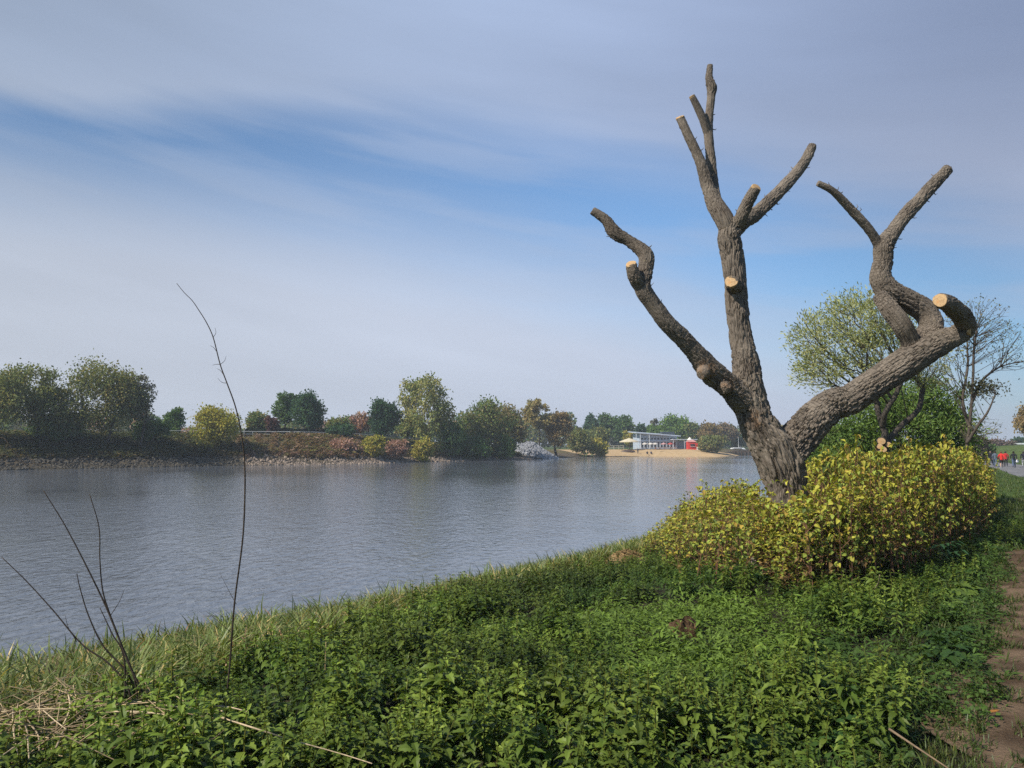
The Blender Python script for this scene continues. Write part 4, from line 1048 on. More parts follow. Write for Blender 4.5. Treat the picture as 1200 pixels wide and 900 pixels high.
def foreground():
    rng = np.random.RandomState(200)
    N = 150000
    # candidate spots: a fan a little wider than the view, denser close by
    d = 1.6 * (34 / 1.6) ** rng.uniform(0, 1, N) ; a = rng.uniform(-.80, .80, N)
    x, y = d * np.sin(a), d * np.cos(a)
    z = H(x, y); s = spdist(x, y, NEAR); tr = spdist(x, y, TRAIL)
    u, v = to_px(np.stack([x, y, z], -1))
    nz = wob(x, y, .8); nz2 = wob(x + 31, y - 12, 1.7); nz3 = wob(x - 9, y + 40, .35)
    area_w = d ** 2                                             # candidates per m2 fall as 1/d2
    r = rng.uniform(size=N)
    dens = N / (1.6 * math.log(34 / 1.6) * d ** 2)              # candidates per square metre here
    def choose(want, mask):
        return mask & (r < np.clip(want / dens, 0, 1))
    wedge = s > .1
    reedw = lerp(6.2, 3.3, ss(80, 520, u))
    reed = wedge & (s < reedw + .5 * nz)
    trail = np.abs(tr) < .55
    right = tr > .45
    leftof = tr < -.45
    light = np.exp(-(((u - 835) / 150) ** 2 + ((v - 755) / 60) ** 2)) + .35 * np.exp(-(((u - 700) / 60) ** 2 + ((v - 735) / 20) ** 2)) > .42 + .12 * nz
    hole = (np.exp(-(((u - 640) / 60) ** 2 + ((v - 900) / 28) ** 2)) > .55)
    bush_front = ss(660, 690, v)
    # --- nettles
    nett = wedge & ~reed & leftof & ~light & ~hole & (y < 17) & ((u < 830 + 70 * nz) | (v > 800 - 40 * nz2) | (nz2 > .25)) & (tr < -.9 + .3 * nz3)
    gap = nz3 + .6 * nz > .8
    nett &= ~gap
    m = choose(lerp(130, 45, ss(3, 10, d)), nett)
    P = np.stack([x, y, z], -1)
    def hgt(m): return (.37 + .15 * nz[m] + .07 * nz2[m] + .05 * nz3[m]) * lerp(1.0, .72, ss(500, 900, u[m])) * rng.uniform(.75, 1.2, m.sum())
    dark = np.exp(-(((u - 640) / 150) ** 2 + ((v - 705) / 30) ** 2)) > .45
    def tints(m, base, yellow, amt):
        k = m.sum(); t = np.clip(rng.uniform(0, 1, k) * .7 + .3 * (nz2[m] * .5 + .5), 0, 1)[:, None] * amt
        return (np.array(base) * (1 - t) + np.array(yellow) * t) * rng.uniform(.75, 1.25, (k, 1))
    tt = tints(m, (.045, .086, .011), (.165, .215, .036), .95) * (1 + .32 * wob(x[m] + 5, y[m], 1.1)).clip(.6, 1.5)[:, None]
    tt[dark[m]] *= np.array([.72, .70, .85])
    tps = [nettle_tpl(rng, 7) for _ in range(9)]
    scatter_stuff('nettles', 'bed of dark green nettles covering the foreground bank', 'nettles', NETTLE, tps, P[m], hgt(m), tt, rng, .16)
    print('nettles', m.sum())
    # --- reed grass along the water
    m = choose(lerp(115, 60, ss(8, 20, d)), reed & (y < 34) & (rng.uniform(size=N) < ss(-.1, 1.1, s) + .35))
    tr_ = [tuft_tpl(rng, 10, (.6, 1.05), .028, (.3, 1.1), .10) for _ in range(8)]
    k = m.sum(); t = np.clip(rng.uniform(0, 1, k), 0, 1)[:, None]
    tt = (np.array((.080, .125, .020)) * (1 - t) + np.array((.25, .29, .09)) * t) * rng.uniform(.75, 1.2, (k, 1))
    yel = rng.uniform(size=k) < .07; tt[yel] = np.array((.22, .18, .08)) * rng.uniform(.6, 1.1, (yel.sum(), 1))
    sc = .56 * rng.uniform(.6, 1.25, k) * (1 + .2 * nz[m]) * lerp(1.0, .85, ss(12, 26, d[m]))
    scatter_stuff('reed_grass', 'strip of pale green reed grass along the edge of the river', 'reed grass', BLADE, tr_, P[m], sc, tt, rng, .2)
    print('reed', k)
    # --- dead grass thatch at the left
    dead = wedge & (np.exp(-(((u - 20) / 110) ** 2 + ((v - 822) / 36) ** 2)) > .45 + .2 * nz3)
    m = choose(70, dead); k = m.sum()
    tt = np.array((.10, .072, .034)) * rng.uniform(.6, 1.5, (k, 1))
    scatter_stuff('dry_grass', 'tangled brown dead grass under the pale stalks at the lower left', 'dry grass', BLADE, [tuft_tpl(rng, 14, (.5, 1.1), .018, (.7, 1.5), .18) for _ in range(5)], P[m], rng.uniform(.3, .5, k), tt, rng, .5)
    print('dead', k)
    # --- broken straw strewn over the litter
    mb = MB()
    for _ in range(190):
        q = on_ground(rng.normal(70, 70), rng.normal(838, 20), 2, 40, dz=rng.uniform(.24, .40)); y_ = rng.normal(.2, .9); ln = rng.uniform(.05, .28)
        e = np.array([math.cos(y_), math.sin(y_), rng.normal(0, .3)]) * ln
        mb.tube([q - e, q + e * .2 + rng.normal(0, .012, 3), q + e], [.0030, .0032, .0020], 4, np.array((.36, .26, .15)) * rng.uniform(.5, 1.3), False)
    mb.build('straw_litter', WOOD_NEAR, None, label='thin broken straws strewn over the lower left corner', cat='straw', kind='stuff')
    # --- light small-leaved cover and finer mixed weeds
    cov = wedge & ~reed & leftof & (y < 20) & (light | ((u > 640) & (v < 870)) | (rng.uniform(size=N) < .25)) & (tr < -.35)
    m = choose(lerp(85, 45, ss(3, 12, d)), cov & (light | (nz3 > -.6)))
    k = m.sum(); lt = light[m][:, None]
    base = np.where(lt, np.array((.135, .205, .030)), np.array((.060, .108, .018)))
    tt = base * rng.uniform(.7, 1.3, (k, 1))
    ct = [cover_tpl(rng, 52, .115, .75, .42) for _ in range(5)] + [cover_tpl(rng, 40, .22, .28, .6) for _ in range(4)]
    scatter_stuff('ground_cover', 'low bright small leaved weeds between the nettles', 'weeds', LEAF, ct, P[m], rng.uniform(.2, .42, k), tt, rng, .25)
    print('cover', k)
    # --- big lobed leaves
    big = wedge & ~reed & leftof & ((u > 720) | ((d < 6.5) & (rng.uniform(size=N) < .5))) & (y < 15) & (tr < -.55) & (nz + .4 * nz3 > .12) & ~light
    m = choose(9, big); k = m.sum()
    tt = np.array((.042, .085, .020)) * rng.uniform(.7, 1.45, (k, 1)) * np.array([[1, 1, 1]])
    bl = rng.uniform(size=k) < .18; tt[bl] = np.array((.10, .15, .028)) * rng.uniform(.9, 1.3, (bl.sum(), 1))
    scatter_stuff('hogweed', 'scattered broad lobed weed leaves near the trodden dirt', 'weeds', NETTLE, [umbel_tpl(rng, rng.randint(5, 9)) for _ in range(6)], P[m], rng.uniform(.16, .33, k), tt, rng, .2)
    print('big', k)
    # --- short grass beside and on the trail, and behind
    gr = (s > 2.2) & ((tr > -1.3) | (y > 15)) & ~((np.abs(tr + .05) < .42 + .25 * nz3) & (nz * .4 + nz3 * .9 < .12))
    m = choose(lerp(260, 45, ss(2.5, 16, d)), gr); k = m.sum()
    t = rng.uniform(0, 1, (k, 1)); tt = (np.array((.050, .085, .018)) * (1 - t) + np.array((.105, .125, .032)) * t) * rng.uniform(.75, 1.2, (k, 1))
    scatter_stuff('grass', 'short grass growing along the trodden dirt and the verge of the path', 'grass', BLADE, [tuft_tpl(rng, 8, (.5, 1.0), .05, (.2, .9), .16) for _ in range(6)], P[m],
                  rng.uniform(.08, .19, k) * lerp(1, 1.6, ss(8, 25, d[m])), tt, rng, .2)
    print('grass', k)
    # --- longer grass on the open verge towards the footpath
    n = 16000; x2 = rng.uniform(6, 56, n); y2 = rng.uniform(16, 80, n); s2 = spdist(x2, y2, NEAR); q2 = spdist(x2, y2, PATH); u2, v2 = to_px(np.stack([x2, y2, H(x2, y2)], -1))
    k2 = (s2 > 2) & (q2 < -2.2) & (u2 > 1010) & (u2 < 1290); P2 = np.stack([x2, y2, H(x2, y2)], -1)[k2]; k = len(P2)
    tt = np.array((.070, .105, .020)) * rng.uniform(.6, 1.5, (k, 1)) * (1 + .2 * wob(P2[:, 0], P2[:, 1], 3.0))[:, None]
    scatter_stuff('verge_grass', 'green verge between the thicket and the footpath', 'grass', BLADE, [tuft_tpl(rng, 8, (.5, 1.0), .07, (.3, 1.0), .3) for _ in range(5)], P2, rng.uniform(.14, .32, k), tt, rng, .2)
foreground()

# ================================================================ knotweed thicket
def knot_tpl(rng):
    st, lf = MB(), MB(); bend = rng.normal(0, .10, 2); n = 14
    def pos(t): return np.array([bend[0] * t ** 1.6 + .012 * math.sin(t * 34), bend[1] * t ** 1.6 + .012 * math.cos(t * 34), t])
    st.tube([pos(t) for t in np.linspace(0, 1, 7)], np.linspace(.0085, .003, 7), 4, (1, 1, 1), False)
    lt = [leaf_tpl(1, .74, 4, .2, q, 0, .30) for q in (.3, .7, 1.0)]
    def put(p, yaw, sz, t):
        g = rng.uniform()
        if t < .35 and g < .35: c = np.array([.20, .13, .045])
        elif g < .40: c = np.array([.36, .335, .046])
        elif g < .80: c = np.array([.25, .295, .048])
        elif g < .90: c = np.array([.36, .245, .045])
        else: c = np.array([.10, .135, .03])
        add_leaf(lf, p, yaw, rng.normal(-.05, .35), sz, lt[rng.randint(3)], c * rng.uniform(.75, 1.25), rng.normal(0, .3))
    for i in range(n):
        t = .18 + .82 * i / (n - 1)
        yaw = i * math.pi + rng.normal(0, .7) + bend[0] * 30
        if t < .9 and rng.uniform() < .72:
            ln = rng.uniform(.10, .25) * (1.15 - .5 * t); d = np.array([math.cos(yaw), math.sin(yaw), .75]); e = pos(t) + d * ln
            st.tube([pos(t), e], [.004, .002], 3, (1, 1, 1), False)
            for j in range(rng.randint(2, 6)): put(pos(t) + d * ln * rng.uniform(.35, 1.05), yaw + rng.normal(0, 1.3), rng.uniform(.045, .085), t)
        put(pos(t), yaw, rng.uniform(.055, .095), t)
    for _ in range(3): put(pos(.99), rng.uniform(0, 6.28), rng.uniform(.05, .08), 1)
    return tpl_of(st), tpl_of(lf)

def thickets():
    rng = np.random.RandomState(300)
    T = [knot_tpl(rng) for _ in range(9)]
    specs = [
     # name, label, outline of the ground it covers as (u, v) ground pixels, number, top line (u, v)
     ('knotweed_thicket', 'yellow-green knotweed thicket left of the lopped trunk, sloping down to the river', [(728, 650), (757, 662), (800, 682), (850, 694), (900, 702), (965, 704), (965, 655), (940, 640), (905, 612), (850, 606), (800, 622)], 1200,
      [(725, 648), (745, 634), (770, 618), (800, 590), (850, 568), (880, 566), (905, 590), (930, 594), (950, 580)]),
     ('knotweed_thicket', 'tall yellow knotweed thicket in front and right of the lopped trunk with reddish stems', [(905, 702), (950, 706), (1010, 700), (1066, 684), (1085, 640), (1085, 606), (1010, 600), (950, 604), (935, 626)], 1000,
      [(880, 610), (930, 600), (945, 552), (975, 540), (1000, 532), (1060, 527), (1090, 524)]),
     ('knotweed_thicket', 'brown tinged knotweed thicket at the right next to the grassy track', [(1066, 680), (1100, 664), (1140, 642), (1163, 612), (1164, 594), (1120, 590), (1075, 600)], 640,
      [(1040, 528), (1060, 525), (1110, 521), (1150, 532), (1162, 550), (1168, 572), (1180, 600)]),
    ]
    for name, label, poly, n, top in specs:
        P = np.array([on_ground(u, v)[:2] for u, v in poly])
        lo, hi = P.min(0), P.max(0); c = rng.uniform(lo, hi, (40 * n, 2))
        ins = np.zeros(len(c), bool); j = len(P) - 1
        for i in range(len(P)):
            xi, yi = P[i]; xj, yj = P[j]
            ins ^= ((yi > c[:, 1]) != (yj > c[:, 1])) & (c[:, 0] < (xj - xi) * (c[:, 1] - yi) / (yj - yi + 1e-12) + xi); j = i
        c = c[ins][:n]; z = H(c[:, 0], c[:, 1])
        if 'left of' in label:
            extra = TP + np.stack([rng.uniform(-.75, .45, 260), rng.uniform(-2.0, -.42, 260)], -1); c = np.vstack([c, extra]); z = H(c[:, 0], c[:, 1])
        c_out = np.hypot(c[:, 0] - TP[0], c[:, 1] - TP[1]) > .36
        c, z = c[c_out], z[c_out]; m = len(c)
        b = np.array([*c.mean(0), 0]); b[2] = Hs(b[0], b[1])
        G = np.stack([c[:, 0], c[:, 1], z], -1); u, _ = to_px(G)
        tu, tv = np.array(top).T
        vt = np.interp(u, tu, tv)
        # the height that just reaches the thicket's outline seen from the path, never taller than a man's chest
        hh = (CAM[2] + (521 - vt) / F * c[:, 1]) - z
        edge = ss(0, .7, c[:, 1] - np.interp(u, [757, 850, 1010, 1062, 1140, 1165], [on_ground(q, w)[1] for q, w in ((757, 662), (850, 694), (1010, 700), (1066, 684), (1140, 642), (1164, 606))]))
        hh = np.clip(hh, .4, 1.8) * rng.uniform(.72, 1.08, m) * lerp(.80, 1, edge) * (1 + .12 * wob(c[:, 0], c[:, 1], .45)) * np.where(rng.uniform(size=m) < .05, 1.08, 1) * .96
        root = thing(name, label, 'thicket', b, 'knotweed thickets round the lopped tree')
        st, lf = MB(), MB(); ch = rng.randint(0, len(T), m)
        for i, (ts, tl) in enumerate(T):
            k = ch == i; q = int(k.sum())
            if not q: continue
            sc = np.stack([np.ones(q) * 1.05, np.ones(q) * 1.05, hh[k]], -1)
            # leaves keep their size: stretch only heights
            M = xforms(G[k] - b, rng.uniform(0, 6.28, q), np.ones(q), np.abs(rng.normal(0, .09, q)), rng.uniform(0, 6.28, q))
            M[:, :3, 2] *= hh[k][:, None]
            stamp(st, ts, M, np.array((.15, .075, .045)) * rng.uniform(.6, 1.4, (q, 1))); stamp(lf, tl, M, np.ones((q, 1)) * rng.uniform(.9, 1.32, (q, 1)) * np.array([[1, 1, 1]]))
        st.build('stem', WOOD_NEAR, root, label='reddish brown stems'); lf.build('leaf', LEAF, root)
        print(name, m)
TP = at(921, 600, D0)[:2]
thickets()

# ================================================================ single plants and dead stems close by
def lobed_plant(name, label, u, v, sc, col, seed):
    rng = np.random.RandomState(seed); b = on_ground(u, v); mb = MB()
    stamp(mb, umbel_tpl(rng, 9), xforms(np.zeros((1, 3)), np.zeros(1), np.array([sc])), np.array([col]))
    link(name, mb.mesh(name), NETTLE, None, label, 'plant', loc=b)
def pinnate_plant():
    rng = np.random.RandomState(9); b = on_ground(1092, 668); mb = MB(); lt = leaf_tpl(1, .36, 4, .25, .5, .1, .4)
    for i in range(11):
        yaw = rng.uniform(0, 6.28); h0 = rng.uniform(.1, .5); ln = rng.uniform(.28, .45); d = np.array([math.cos(yaw), math.sin(yaw), .35])
        p0 = np.array([0, 0, h0]) + np.array([math.cos(yaw), math.sin(yaw), 0]) * .05
        mb.tube([p0, p0 + d * ln * .6, p0 + d * ln - [0, 0, .03]], [.005, .004, .003], 4, (.06, .08, .03), False)
        for t in (.4, .6, .8, 1.0):
            for sgn in ((-1, 1) if t < 1 else (0,)):
                add_leaf(mb, p0 + d * ln * t, yaw + sgn * 1.0, rng.normal(-.1, .2), rng.uniform(.10, .16), lt, np.array((.035, .085, .032)) * rng.uniform(.8, 1.4), rng.normal(0, .2))
    mb.tube([(0, 0, -.03), (.01, 0, .3), (0, .01, .58)], [.012, .01, .006], 5, (.06, .07, .03))
    link('elder_seedling', mb.mesh('elder_seedling'), LEAF, None, 'dark green seedling with feathered leaves at the foot of the yellow thicket', 'plant', loc=b)
pinnate_plant()
lobed_plant('dock_plant', 'dark green broad leaved plant beside the trodden dirt track', 1112, 782, .40, (.034, .070, .016), 21)
lobed_plant('dock_plant', 'bright yellow-green broad leaved plant between the thicket and the dirt track', 1118, 704, .5, (.115, .17, .03), 22)

def stem_thing(name, label, cat, stems, d, r, col, twigs=(), group=None, ground=True):
    """stems: lists of (u, v[, ddepth]) photo pixels, first point near the ground"""
    u0, v0 = stems[0][0][:2]; b = at(u0, v0, d); b[2] = Hs(b[0], b[1]) - .02
    root = thing(name, label, cat, b, group)
    for k, s in enumerate(stems):
        P = np.array([at(p[0], p[1], d + (p[2] if len(p) > 2 else 0)) for p in s])
        if ground: P = np.vstack([[P[0][0] - .1 * (P[1][0] - P[0][0]), P[0][1], min(Hs(P[0][0], P[0][1]) - .02, P[0][2] - .05)], P])
        C = spline(P, 6); rr = np.linspace(r * (1 if k == 0 else .75), r * .28, len(C)); mb = MB()
        mb.tube(C - b, rr, 6, col); mb.build('stem', WOOD_NEAR, root, True)
    for s in twigs:
        P = np.array([at(p[0], p[1], d + (p[2] if len(p) > 2 else 0)) for p in s]); C = spline(P, 4) - b; mb = MB()
        mb.tube(C, np.linspace(r * .3, r * .12, len(C)), 4, col); mb.build('twig', WOOD_NEAR, root, True)
    return root
stem_thing('bare_shoot', 'tall thin bare shoot bending left over the river', 'plant',
           [[(267, 806), (270, 770), (275, 705), (285, 625), (287, 550), (283, 510), (276, 477), (266, 449), (258, 427), (250, 396), (242, 378), (232, 362), (225, 352), (216, 343), (207, 332)]], 6.0, .0075, (.055, .040, .028),
           [[(250, 395), (253, 390), (252, 384)], [(254, 412), (250, 407), (246, 405)], [(258, 427), (263, 423), (265, 417)], [(258, 427), (253, 427), (249, 428)],
            [(262, 439), (258, 434), (254, 432)], [(266, 449), (260, 448), (255, 443)], [(277, 708), (268, 692), (258, 672)], [(272, 742), (258, 730), (241, 716)]])
stem_thing('bare_sapling', 'leafless dark sapling with several crossing stems at the lower left', 'plant',
           [[(170, 822), (152, 780), (137, 742), (122, 706), (97, 655), (74, 612), (51, 575)], [(160, 806), (141, 752), (127, 715), (120, 690), (117, 655), (116, 618), (105, 579)],
            [(152, 812), (128, 778), (96, 755), (62, 715), (30, 680), (2, 653)], [(155, 800, .1), (121, 757, .1), (104, 722, .1), (94, 690, .1), (90, 672, .1)], [(146, 776), (131, 742), (117, 712)]],
           5.6, .0095, (.052, .038, .028), [[(129, 722), (140, 705), (146, 690)], [(90, 752), (80, 735), (76, 720)]])
stem_thing('bare_sapling', 'leafless sapling reaching in over the water from beyond the left edge', 'plant',
           [[(-120, 760), (-70, 640), (-30, 545), (0, 513), (18, 532), (36, 550)]], 5.2, .006, (.085, .065, .048), [[(16, 538), (28, 543), (48, 543), (64, 541), (72, 545), (80, 551)], [(46, 543), (48, 548), (46, 550)]])
stem_thing('dry_stalk', 'upright straw coloured dry stalk standing alone among the nettles', 'stalk', [[(381, 824), (381, 790), (382, 752)]], 6.8, .010, (.42, .30, .15))

def dry_stalks():
    rng = np.random.RandomState(41)
    S = [((0, 846), (40, 836), (90, 829), (130, 826), (182, 823)), ((60, 848), (95, 838), (130, 826)), ((0, 888), (20, 875), (38, 861)), ((15, 832), (16, 860), (22, 888)),
         ((18, 838), (30, 852), (34, 890)), ((60, 850), (92, 838), (122, 828), (172, 823)), ((66, 876), (76, 856), (98, 840)), ((25, 834), (60, 820), (84, 808)), ((12, 838), (60, 826), (118, 822)),
         ((180, 824), (210, 829), (246, 831), (262, 834)), ((233, 828), (268, 829), (290, 836)), ((245, 835), (262, 842), (300, 854), (334, 866)), ((352, 872), (396, 883), (436, 896)),
         ((50, 832), (64, 846), (78, 856)), ((2, 835), (45, 832), (100, 832)), ((100, 836), (140, 836), (200, 838)), ((32, 846), (44, 862), (46, 880)), ((78, 808), (82, 830), (70, 858)), ((130, 834), (170, 836), (214, 842))]
    L = ['long pale dead stalk lying from the left edge to the middle of the litter', 'bent tan dead stalk crossing the pile at the lower left', 'short bleached stick slanting up at the left edge', 'pale dead stalk hanging down at the far left', 'kinked dead stalk beside the hanging ones at the far left',
         'dead stalk lying along the top of the pile, its end by the bare sapling', 'thin bleached stalk leaning out of the pile over the nettles', 'tan stalk running up left behind the pile', 'straw stalk half hidden at the back of the pile', 'pale stalk lying right of the bare sapling foot',
         'short pale stalk on the nettles below the tall bare shoot', 'long pale stick slanting down right of the tall bare shoot', 'bleached stick at the bottom edge left of the middle', 'short broken stalk in the pile pointing down right', 'flat lying straw at the left edge of the pile', 'broken pale stalk below the bare sapling', 'thin kinked straw low in the pile', 'dark tan stalk standing up in the pile', 'crumbled pale stalk right of the pile']
    for k, (s, lb) in enumerate(zip(S, L)):
        mid = on_ground((s[0][0] + s[-1][0]) / 2, (s[0][1] + s[-1][1]) / 2, dz=.40)
        P = []
        for i, (u, v) in enumerate(s):
            q = on_ground(u, v, dz=.36 + rng.uniform(-.03, .05)); P.append(q)
        C = spline(np.array(P), 5); r = rng.uniform(.0035, .0065); b = C.mean(0); mb = MB()
        c = np.array((.48, .37, .23)) * rng.uniform(.65, 1.15)
        mb.tube(C - b, np.linspace(r, r * .7, len(C)) * (1 + .1 * rng.standard_normal(len(C))), 6, c)
        link('dry_stalk', mb.mesh('dry_stalk', True), WOOD_NEAR, None, lb, 'dead stalk', 'dead stalks lying on the nettles', loc=b)
dry_stalks()
def lying(name, label, cat, pts, dz, r, col):
    P = np.array([on_ground(u, v, dz=z) for (u, v), z in zip(pts, dz)]); C = spline(P, 6); b = C.mean(0); mb = MB()
    mb.tube(C - b, np.linspace(r, r * .55, len(C)), 7, col); link(name, mb.mesh(name, True), WOOD_NEAR, None, label, cat, loc=b)
lying('stick', 'long brown stick lying by the dirt track at the bottom right', 'stick', [(1042, 855), (1070, 874), (1112, 902)], (.22, .17, .1), .008, (.20, .14, .085))
lying('bent_twig', 'pale curved twig sticking up in front of the yellow thicket', 'twig', [(1013, 698), (1022, 694), (1029, 684), (1031, 674)], (.12, .18, .3, .42), .009, (.40, .31, .2))

def heap(name, label, cat, u, v, r, h, mat, col, seed):
    rng = np.random.RandomState(seed); b = on_ground(u, v) + [0, 0, .06 * (name == 'molehill')]; mb = MB(); n, m = 22, 9
    a = np.linspace(0, 2 * np.pi, n, endpoint=False); V = []
    for i in range(m):
        q = i / (m - 1); rr = r * q * (1 + .18 * np.sin(2 * a + 1) + .1 * np.sin(5 * a)); z = h * (1 - q ** 2) + .016 * rng.standard_normal(n) * (q < 1) - .06 * (q == 1)
        V.append(np.stack([rr * np.cos(a), rr * np.sin(a) * .8, z], -1))
    V = np.vstack(V); j = np.arange(n); k = (j + 1) % n
    Q = np.vstack([np.stack([i * n + j, i * n + k, i * n + n + k, i * n + n + j], -1) for i in range(m - 1)])
    mb.add(V, Q, col=np.array(col) * rng.uniform(.7, 1.3, (len(V), 1)))
    if name == 'straw_heap':
        for _ in range(260):
            p = rng.normal(0, r * .45, 2); z = h * max(0, 1 - (p[0] ** 2 + p[1] ** 2) / r ** 2); y = rng.uniform(0, 6.28); ln = rng.uniform(.03, .10)
            e = np.array([math.cos(y), math.sin(y), rng.normal(.1, .3)]) * ln; q = np.array([*p, z + .02]); mb.tube([q - e, q + e], [.006, .004], 3, np.array(col) * rng.uniform(.7, 1.5), False)
    link(name, mb.mesh(name, False), mat, None, label, cat, loc=b)
EARTHY = plain_mat('clod', (1, 1, 1), .95, .1, .4, 14, attr=True, bump=.04)
heap('molehill', 'small brown mound of bare soil in the bright weeds', 'mound', 802, 746, .17, .11, EARTHY, (.085, .052, .028), 1)
heap('straw_heap', 'tan heap of dead stems at the water side of the thicket', 'heap', 735, 664, .50, .30, EARTHY, (.27, .18, .085), 2)
def fallen_leaf():
    V, Q = leaf_tpl(.065, .045, 4, .3, -.5); b = on_ground(1160, 836, dz=.07)
    link('fallen_leaf', mesh_np('fallen_leaf', V, Q, col=np.tile((.40, .17, .04), (len(V), 1))), LEAF, None, 'orange dead leaf lying on the trodden dirt', 'leaf', loc=b)
fallen_leaf()

# ================================================================ growth on the far bank
def far_growth():
    rng = np.random.RandomState(400)
    n = 15000; u = rng.uniform(-150, 620, n); f = rng.uniform(2.6, 18, n)
    K = spline(np.array(FAR, float), 10); K = K[(K[:, 1] > 60)]
    LK = np.concatenate([[0], np.cumsum(np.linalg.norm(np.diff(K, axis=0), axis=1))]); t = rng.uniform(0, 190, n)
    C = np.stack([np.interp(t, LK, K[:, 0]), np.interp(t, LK, K[:, 1])], -1); C2 = np.stack([np.interp(t + .5, LK, K[:, 0]), np.interp(t + .5, LK, K[:, 1])], -1)
    d = unit(C2 - C); X = C + np.stack([-d[:, 1], d[:, 0]], -1) * f[:, None]
    z = H(X[:, 0], X[:, 1]); P = np.stack([X[:, 0], X[:, 1], z], -1); uu, _ = to_px(P); nz = wob(X[:, 0], X[:, 1], 3.0)
    keep = (uu < 610) & (z > .6) & (rng.uniform(size=n) < .9)
    P, uu, nz, f = P[keep], uu[keep], nz[keep], f[keep]; n = len(P)
    org = ((uu > 278) & (uu < 425))[:, None]
    w = rng.uniform(0, 1, (n, 1))
    tt = np.where(org, np.where(w < .42, (.235, .150, .075), np.where(w < .75, (.19, .18, .06), (.25, .165, .12))), np.where(w < .55, (.11, .125, .045), np.where(w < .8, (.18, .15, .07), (.08, .10, .036)))) * rng.uniform(.7, 1.25, (n, 1))
    low = (f < 5)[:, None]; tt = np.where(low, tt * np.array([.85, .75, .8]), tt)
    scatter_stuff('bank_herbage', 'rusty and olive herbage covering the slope of the far bank', 'herbage', LEAF_FAR, [cover_tpl(rng, 10, .5, .6, .8) for _ in range(4)], P, rng.uniform(.6, 1.25, n), tt, rng, .3)
far_growth()
# ================================================================ stones of the far shore
def ico(rng):
    t = (1 + 5 ** .5) / 2
    V = unit(np.array([(-1, t, 0), (1, t, 0), (-1, -t, 0), (1, -t, 0), (0, -1, t), (0, 1, t), (0, -1, -t), (0, 1, -t), (t, 0, -1), (t, 0, 1), (-t, 0, -1), (-t, 0, 1)], float))
    T = np.array([(0, 11, 5), (0, 5, 1), (0, 1, 7), (0, 7, 10), (0, 10, 11), (1, 5, 9), (5, 11, 4), (11, 10, 2), (10, 7, 6), (7, 1, 8), (3, 9, 4), (3, 4, 2), (3, 2, 6), (3, 6, 8), (3, 8, 9), (4, 9, 5), (2, 4, 11), (6, 2, 10), (8, 6, 7), (9, 8, 1)])
    V = V * rng.uniform(.65, 1.15, (12, 1)) * rng.uniform(.6, 1.1, 3)
    return V, np.zeros((0, 4), int), T, np.tile(rng.uniform(.9, 1.1), (12, 3)) * np.ones((12, 3))
def stones():
    rng = np.random.RandomState(500); T = [ico(rng) for _ in range(6)]
    K = spline(np.array(FAR, float), 10); K = K[(K[:, 1] > 60)]
    LK = np.concatenate([[0], np.cumsum(np.linalg.norm(np.diff(K, axis=0), axis=1))]); n = 6500; t = rng.uniform(0, 178, n); f = np.abs(rng.normal(1.2, 1.3, n)) - .3
    C = np.stack([np.interp(t, LK, K[:, 0]), np.interp(t, LK, K[:, 1])], -1); C2 = np.stack([np.interp(t + .5, LK, K[:, 0]), np.interp(t + .5, LK, K[:, 1])], -1)
    d = unit(C2 - C); X = C + np.stack([-d[:, 1], d[:, 0]], -1) * f[:, None]; P = np.c_[X, H(X[:, 0], X[:, 1])]; u, _ = to_px(P); k = (u < 625) & (P[:, 2] > -.2); P, u = P[k], u[k]; n = len(P)
    pale = (u > 285)[:, None]
    tt = np.where(pale, (.25, .195, .15), (.085, .075, .058)) * rng.uniform(.5, 1.3, (n, 1))
    scatter_stuff('shore_stones', 'brownish rip-rap stones along the foot of the far bank', 'stones', STONE, T, P, rng.uniform(.12, .34, n), tt, rng, 1.0)
    # the mound of grey rubble: stones piled to one ridge
    c = at(628, 537, 200); x0, y0 = c[0], c[1]; n = 1500
    a = rng.uniform(-1, 1, n); b = rng.uniform(-1, 1, n); kf = 200 / F
    X = x0 + a * 24 * kf; Y = y0 + b * 3.4
    prof = np.interp(a, [-1, -.85, -.35, -.1, .35, 1], [2.4, 3.6, 4.3, 3.9, 2.3, .25]); Z = prof * (1 - b * b) - .2
    k = Z > -.1; P = np.stack([X, Y, np.maximum(Z, .0)], -1)[k]; n = len(P); bb = np.array([x0, y0, 0]); mb = MB(); ch = rng.randint(0, 6, n)
    for i in range(6):
        m = ch == i; q = int(m.sum()); g = rng.uniform(.22, .40, (q, 1))
        stamp(mb, T[i], xforms(P[m] - bb, rng.uniform(0, 6.28, q), rng.uniform(.3, .6, q), rng.uniform(0, 1.5, q), rng.uniform(0, 6.28, q)), np.array([.84, .85, .90]) * g)
    o = mb.build('rubble_mound', STONE, None, label='pale grey mound of rubble stones at the water between the trees and the sand', cat='rubble', kind=None, loc=bb)
stones()

